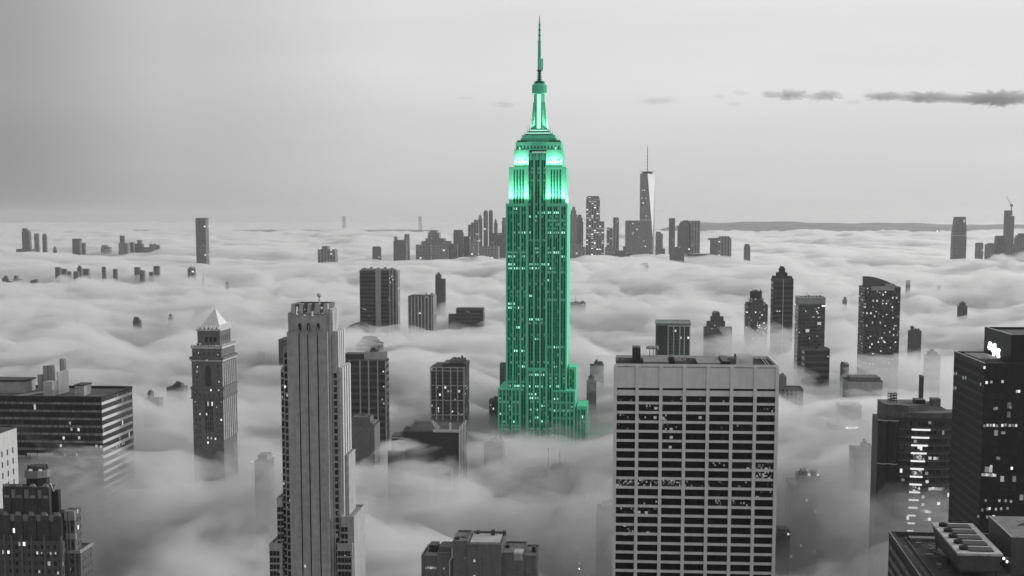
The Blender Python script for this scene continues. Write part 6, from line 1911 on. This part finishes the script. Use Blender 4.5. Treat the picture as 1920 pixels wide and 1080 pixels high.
def dense_top(x, y):
    d = 16 + 16 * (1 - smooth(1200, 2200, y))
    return (fog_top(x, y) - d + 5 * perlin(x / 90, y / 90, 21)) * smooth(1150, 1600, y + 90 * perlin(x / 230, y / 260, 31))
dense = grid_mesh("fog", dense_top, [r for r in fog_rows if r > 1000][::2], cols(260), -6, volume_mat("dense_fog", 1 / 22, 0.975, 0.35))
tag(dense, "stuff", "dense lower body of the fog bank between the towers", "fog")
def wisp_top(x, y):
    return fog_top(x, y) + 16 + 24 * smooth(-0.3, 0.7, perlin(x / 210, y / 230, 51)) + 26 * smooth(0.15, 0.7, perlin(x / 120, y / 150, 52)) - 3
def wisp_low(x, y):
    return fog_top(x, y) - 14
wisp_rows = [r for r in fog_rows if 620 < r < 4200][::2]
wisp = shell_mesh("fog", wisp_top, wisp_low, wisp_rows, cols(220), wisp_mat("torn_fog", 1 / 26, 0.94, 0.25, 0.028))
tag(wisp, "stuff", "torn wisps curling off the top of the fog bank", "fog")
gm = bpy.data.materials.new("dark_city_ground")
gm.use_nodes = True
gb = gm.node_tree.nodes["Principled BSDF"]
gb.inputs["Base Color"].default_value = (0.06, 0.06, 0.06, 1)
gb.inputs["Roughness"].default_value = 0.9
me = bpy.data.meshes.new("ground")
me.from_pydata([(-42000, -900, 0), (42000, -900, 0), (42000, 46000, 0), (-42000, 46000, 0)], [], [(0, 1, 2, 3)])
me.materials.append(gm)
ground = bpy.data.objects.new("ground", me)
COL.objects.link(ground)
tag(ground, "structure")
me = bpy.data.meshes.new("haze")
bm = bmesh.new()
bmesh.ops.create_cube(bm, size=1.0)
bmesh.ops.scale(bm, vec=(86000, 50000, 470), verts=bm.verts)
bmesh.ops.translate(bm, vec=(0, 23500, 470 / 2 - 12), verts=bm.verts)
bm.to_mesh(me)
bm.free()
me.materials.append(volume_mat("haze_air", 0.5 / 17000, 0.84, 0.35))
haze = bpy.data.objects.new("haze", me)
COL.objects.link(haze)
tag(haze, "stuff", "thin pale haze in the air over the city", "haze")

# ------------------------------------------------------------------ puffs riding on the fog, and the small dark clouds
def blob(name, c, r, seed, mat, kind, label, rough=0.45, sub=5, stretch=0.25):
    bm = bmesh.new()
    bmesh.ops.create_icosphere(bm, subdivisions=sub, radius=1.0)
    P = np.array([v.co[:] for v in bm.verts])
    n = 0
    for k, (f, a) in enumerate(((1.3, 0.55), (2.7, 0.34), (5.5, 0.2), (11.0, 0.11))):
        n = n + a * (np.abs(perlin(P[:, 0] * f * max(1, r[0] / r[2] * stretch) + 0.6 * P[:, 2] * f, P[:, 1] * f + 1.1 * P[:, 2] * f, seed * 7 + k)) - 0.25)
    P = P * (1 + rough * n * 2.2)[:, None] * np.array(r)[None, :]
    for v, p in zip(bm.verts, P):
        v.co = p
    me = bpy.data.meshes.new(name)
    bm.to_mesh(me)
    bm.free()
    me.materials.append(mat)
    o = bpy.data.objects.new(name, me)
    COL.objects.link(o)
    o.location = c
    return tag(o, kind, label, None)
puff_m = volume_mat("puff_fog", 1 / 70, 0.965, 0.3)
low_puff = volume_mat("shaded_puff_fog", 1 / 50, 0.78, 0.2)  # near puffs carry the foreground shade in a lower albedo
PUFFS = [(490, 925, 770, 28, 22, 28), (1132, 1000, 735, 28, 22, 26), (1618, 925, 765, 30, 24, 34), (1705, 992, 655, 36, 24, 20), (1432, 655, 1560, 60, 40, 26), (1418, 706, 1330, 55, 40, 26), (1520, 790, 1120, 70, 45, 22), 
         (900, 650, 1700, 60, 50, 16), (480, 760, 1150, 60, 40, 18), (310, 800, 1000, 70, 40, 22), (120, 900, 860, 50, 25, 16), (1720, 700, 1300, 70, 50, 22),
         (1690, 770, 1150, 50, 40, 18), (1340, 655, 1700, 60, 40, 14), (990, 850, 1060, 60, 35, 14), (700, 905, 930, 50, 30, 12), (1590, 840, 960, 50, 35, 20), (560, 640, 1600, 90, 50, 16)]
for i, (px, py, Y, rx, ry, rz) in enumerate(PUFFS):
    blob("fog", at(px, py, Y), (rx, ry, rz), i + 3, puff_m if Y > 900 else low_puff, "stuff", "drifting puff of the fog bank between the towers")
cloud_m = volume_mat("dark_cloud", 1 / 130, 0.72)  # low albedo puts the clouds' backlit shade into their colour
thin_m = volume_mat("faint_cloud", 1 / 420, 0.75)
CLOUDS = [(1202, 1262, 184, 195, 0), (1430, 1464, 172, 183, 1), (1462, 1512, 170, 185, 1), (1525, 1573, 171, 187, 1), (1586, 1614, 187, 195, 0), (1627, 1697, 173, 188, 1), (1693, 1790, 174, 190, 1), (1798, 1942, 174, 195, 1),
          (1363, 1391, 192, 199, 0), (1375, 1404, 170, 178, 0), (858, 888, 181, 187, 0), (925, 968, 191, 202, 2), (1337, 1360, 177, 185, 2)]
for i, (a, b, c, d, k) in enumerate(CLOUDS):
    Y = 14000 + 300 * (i % 4)
    p = at((a + b) / 2, (c + d) / 2, Y)
    m = Y / F_PX
    blob("cloud", p, ((b - a) / 2 * m, (b - a) / 3 * m, (d - c) / 2 * m), i + 40, (thin_m if k != 1 else cloud_m), "stuff", "small dark cloud adrift in the pale sky", 0.85, 6, 0.55)
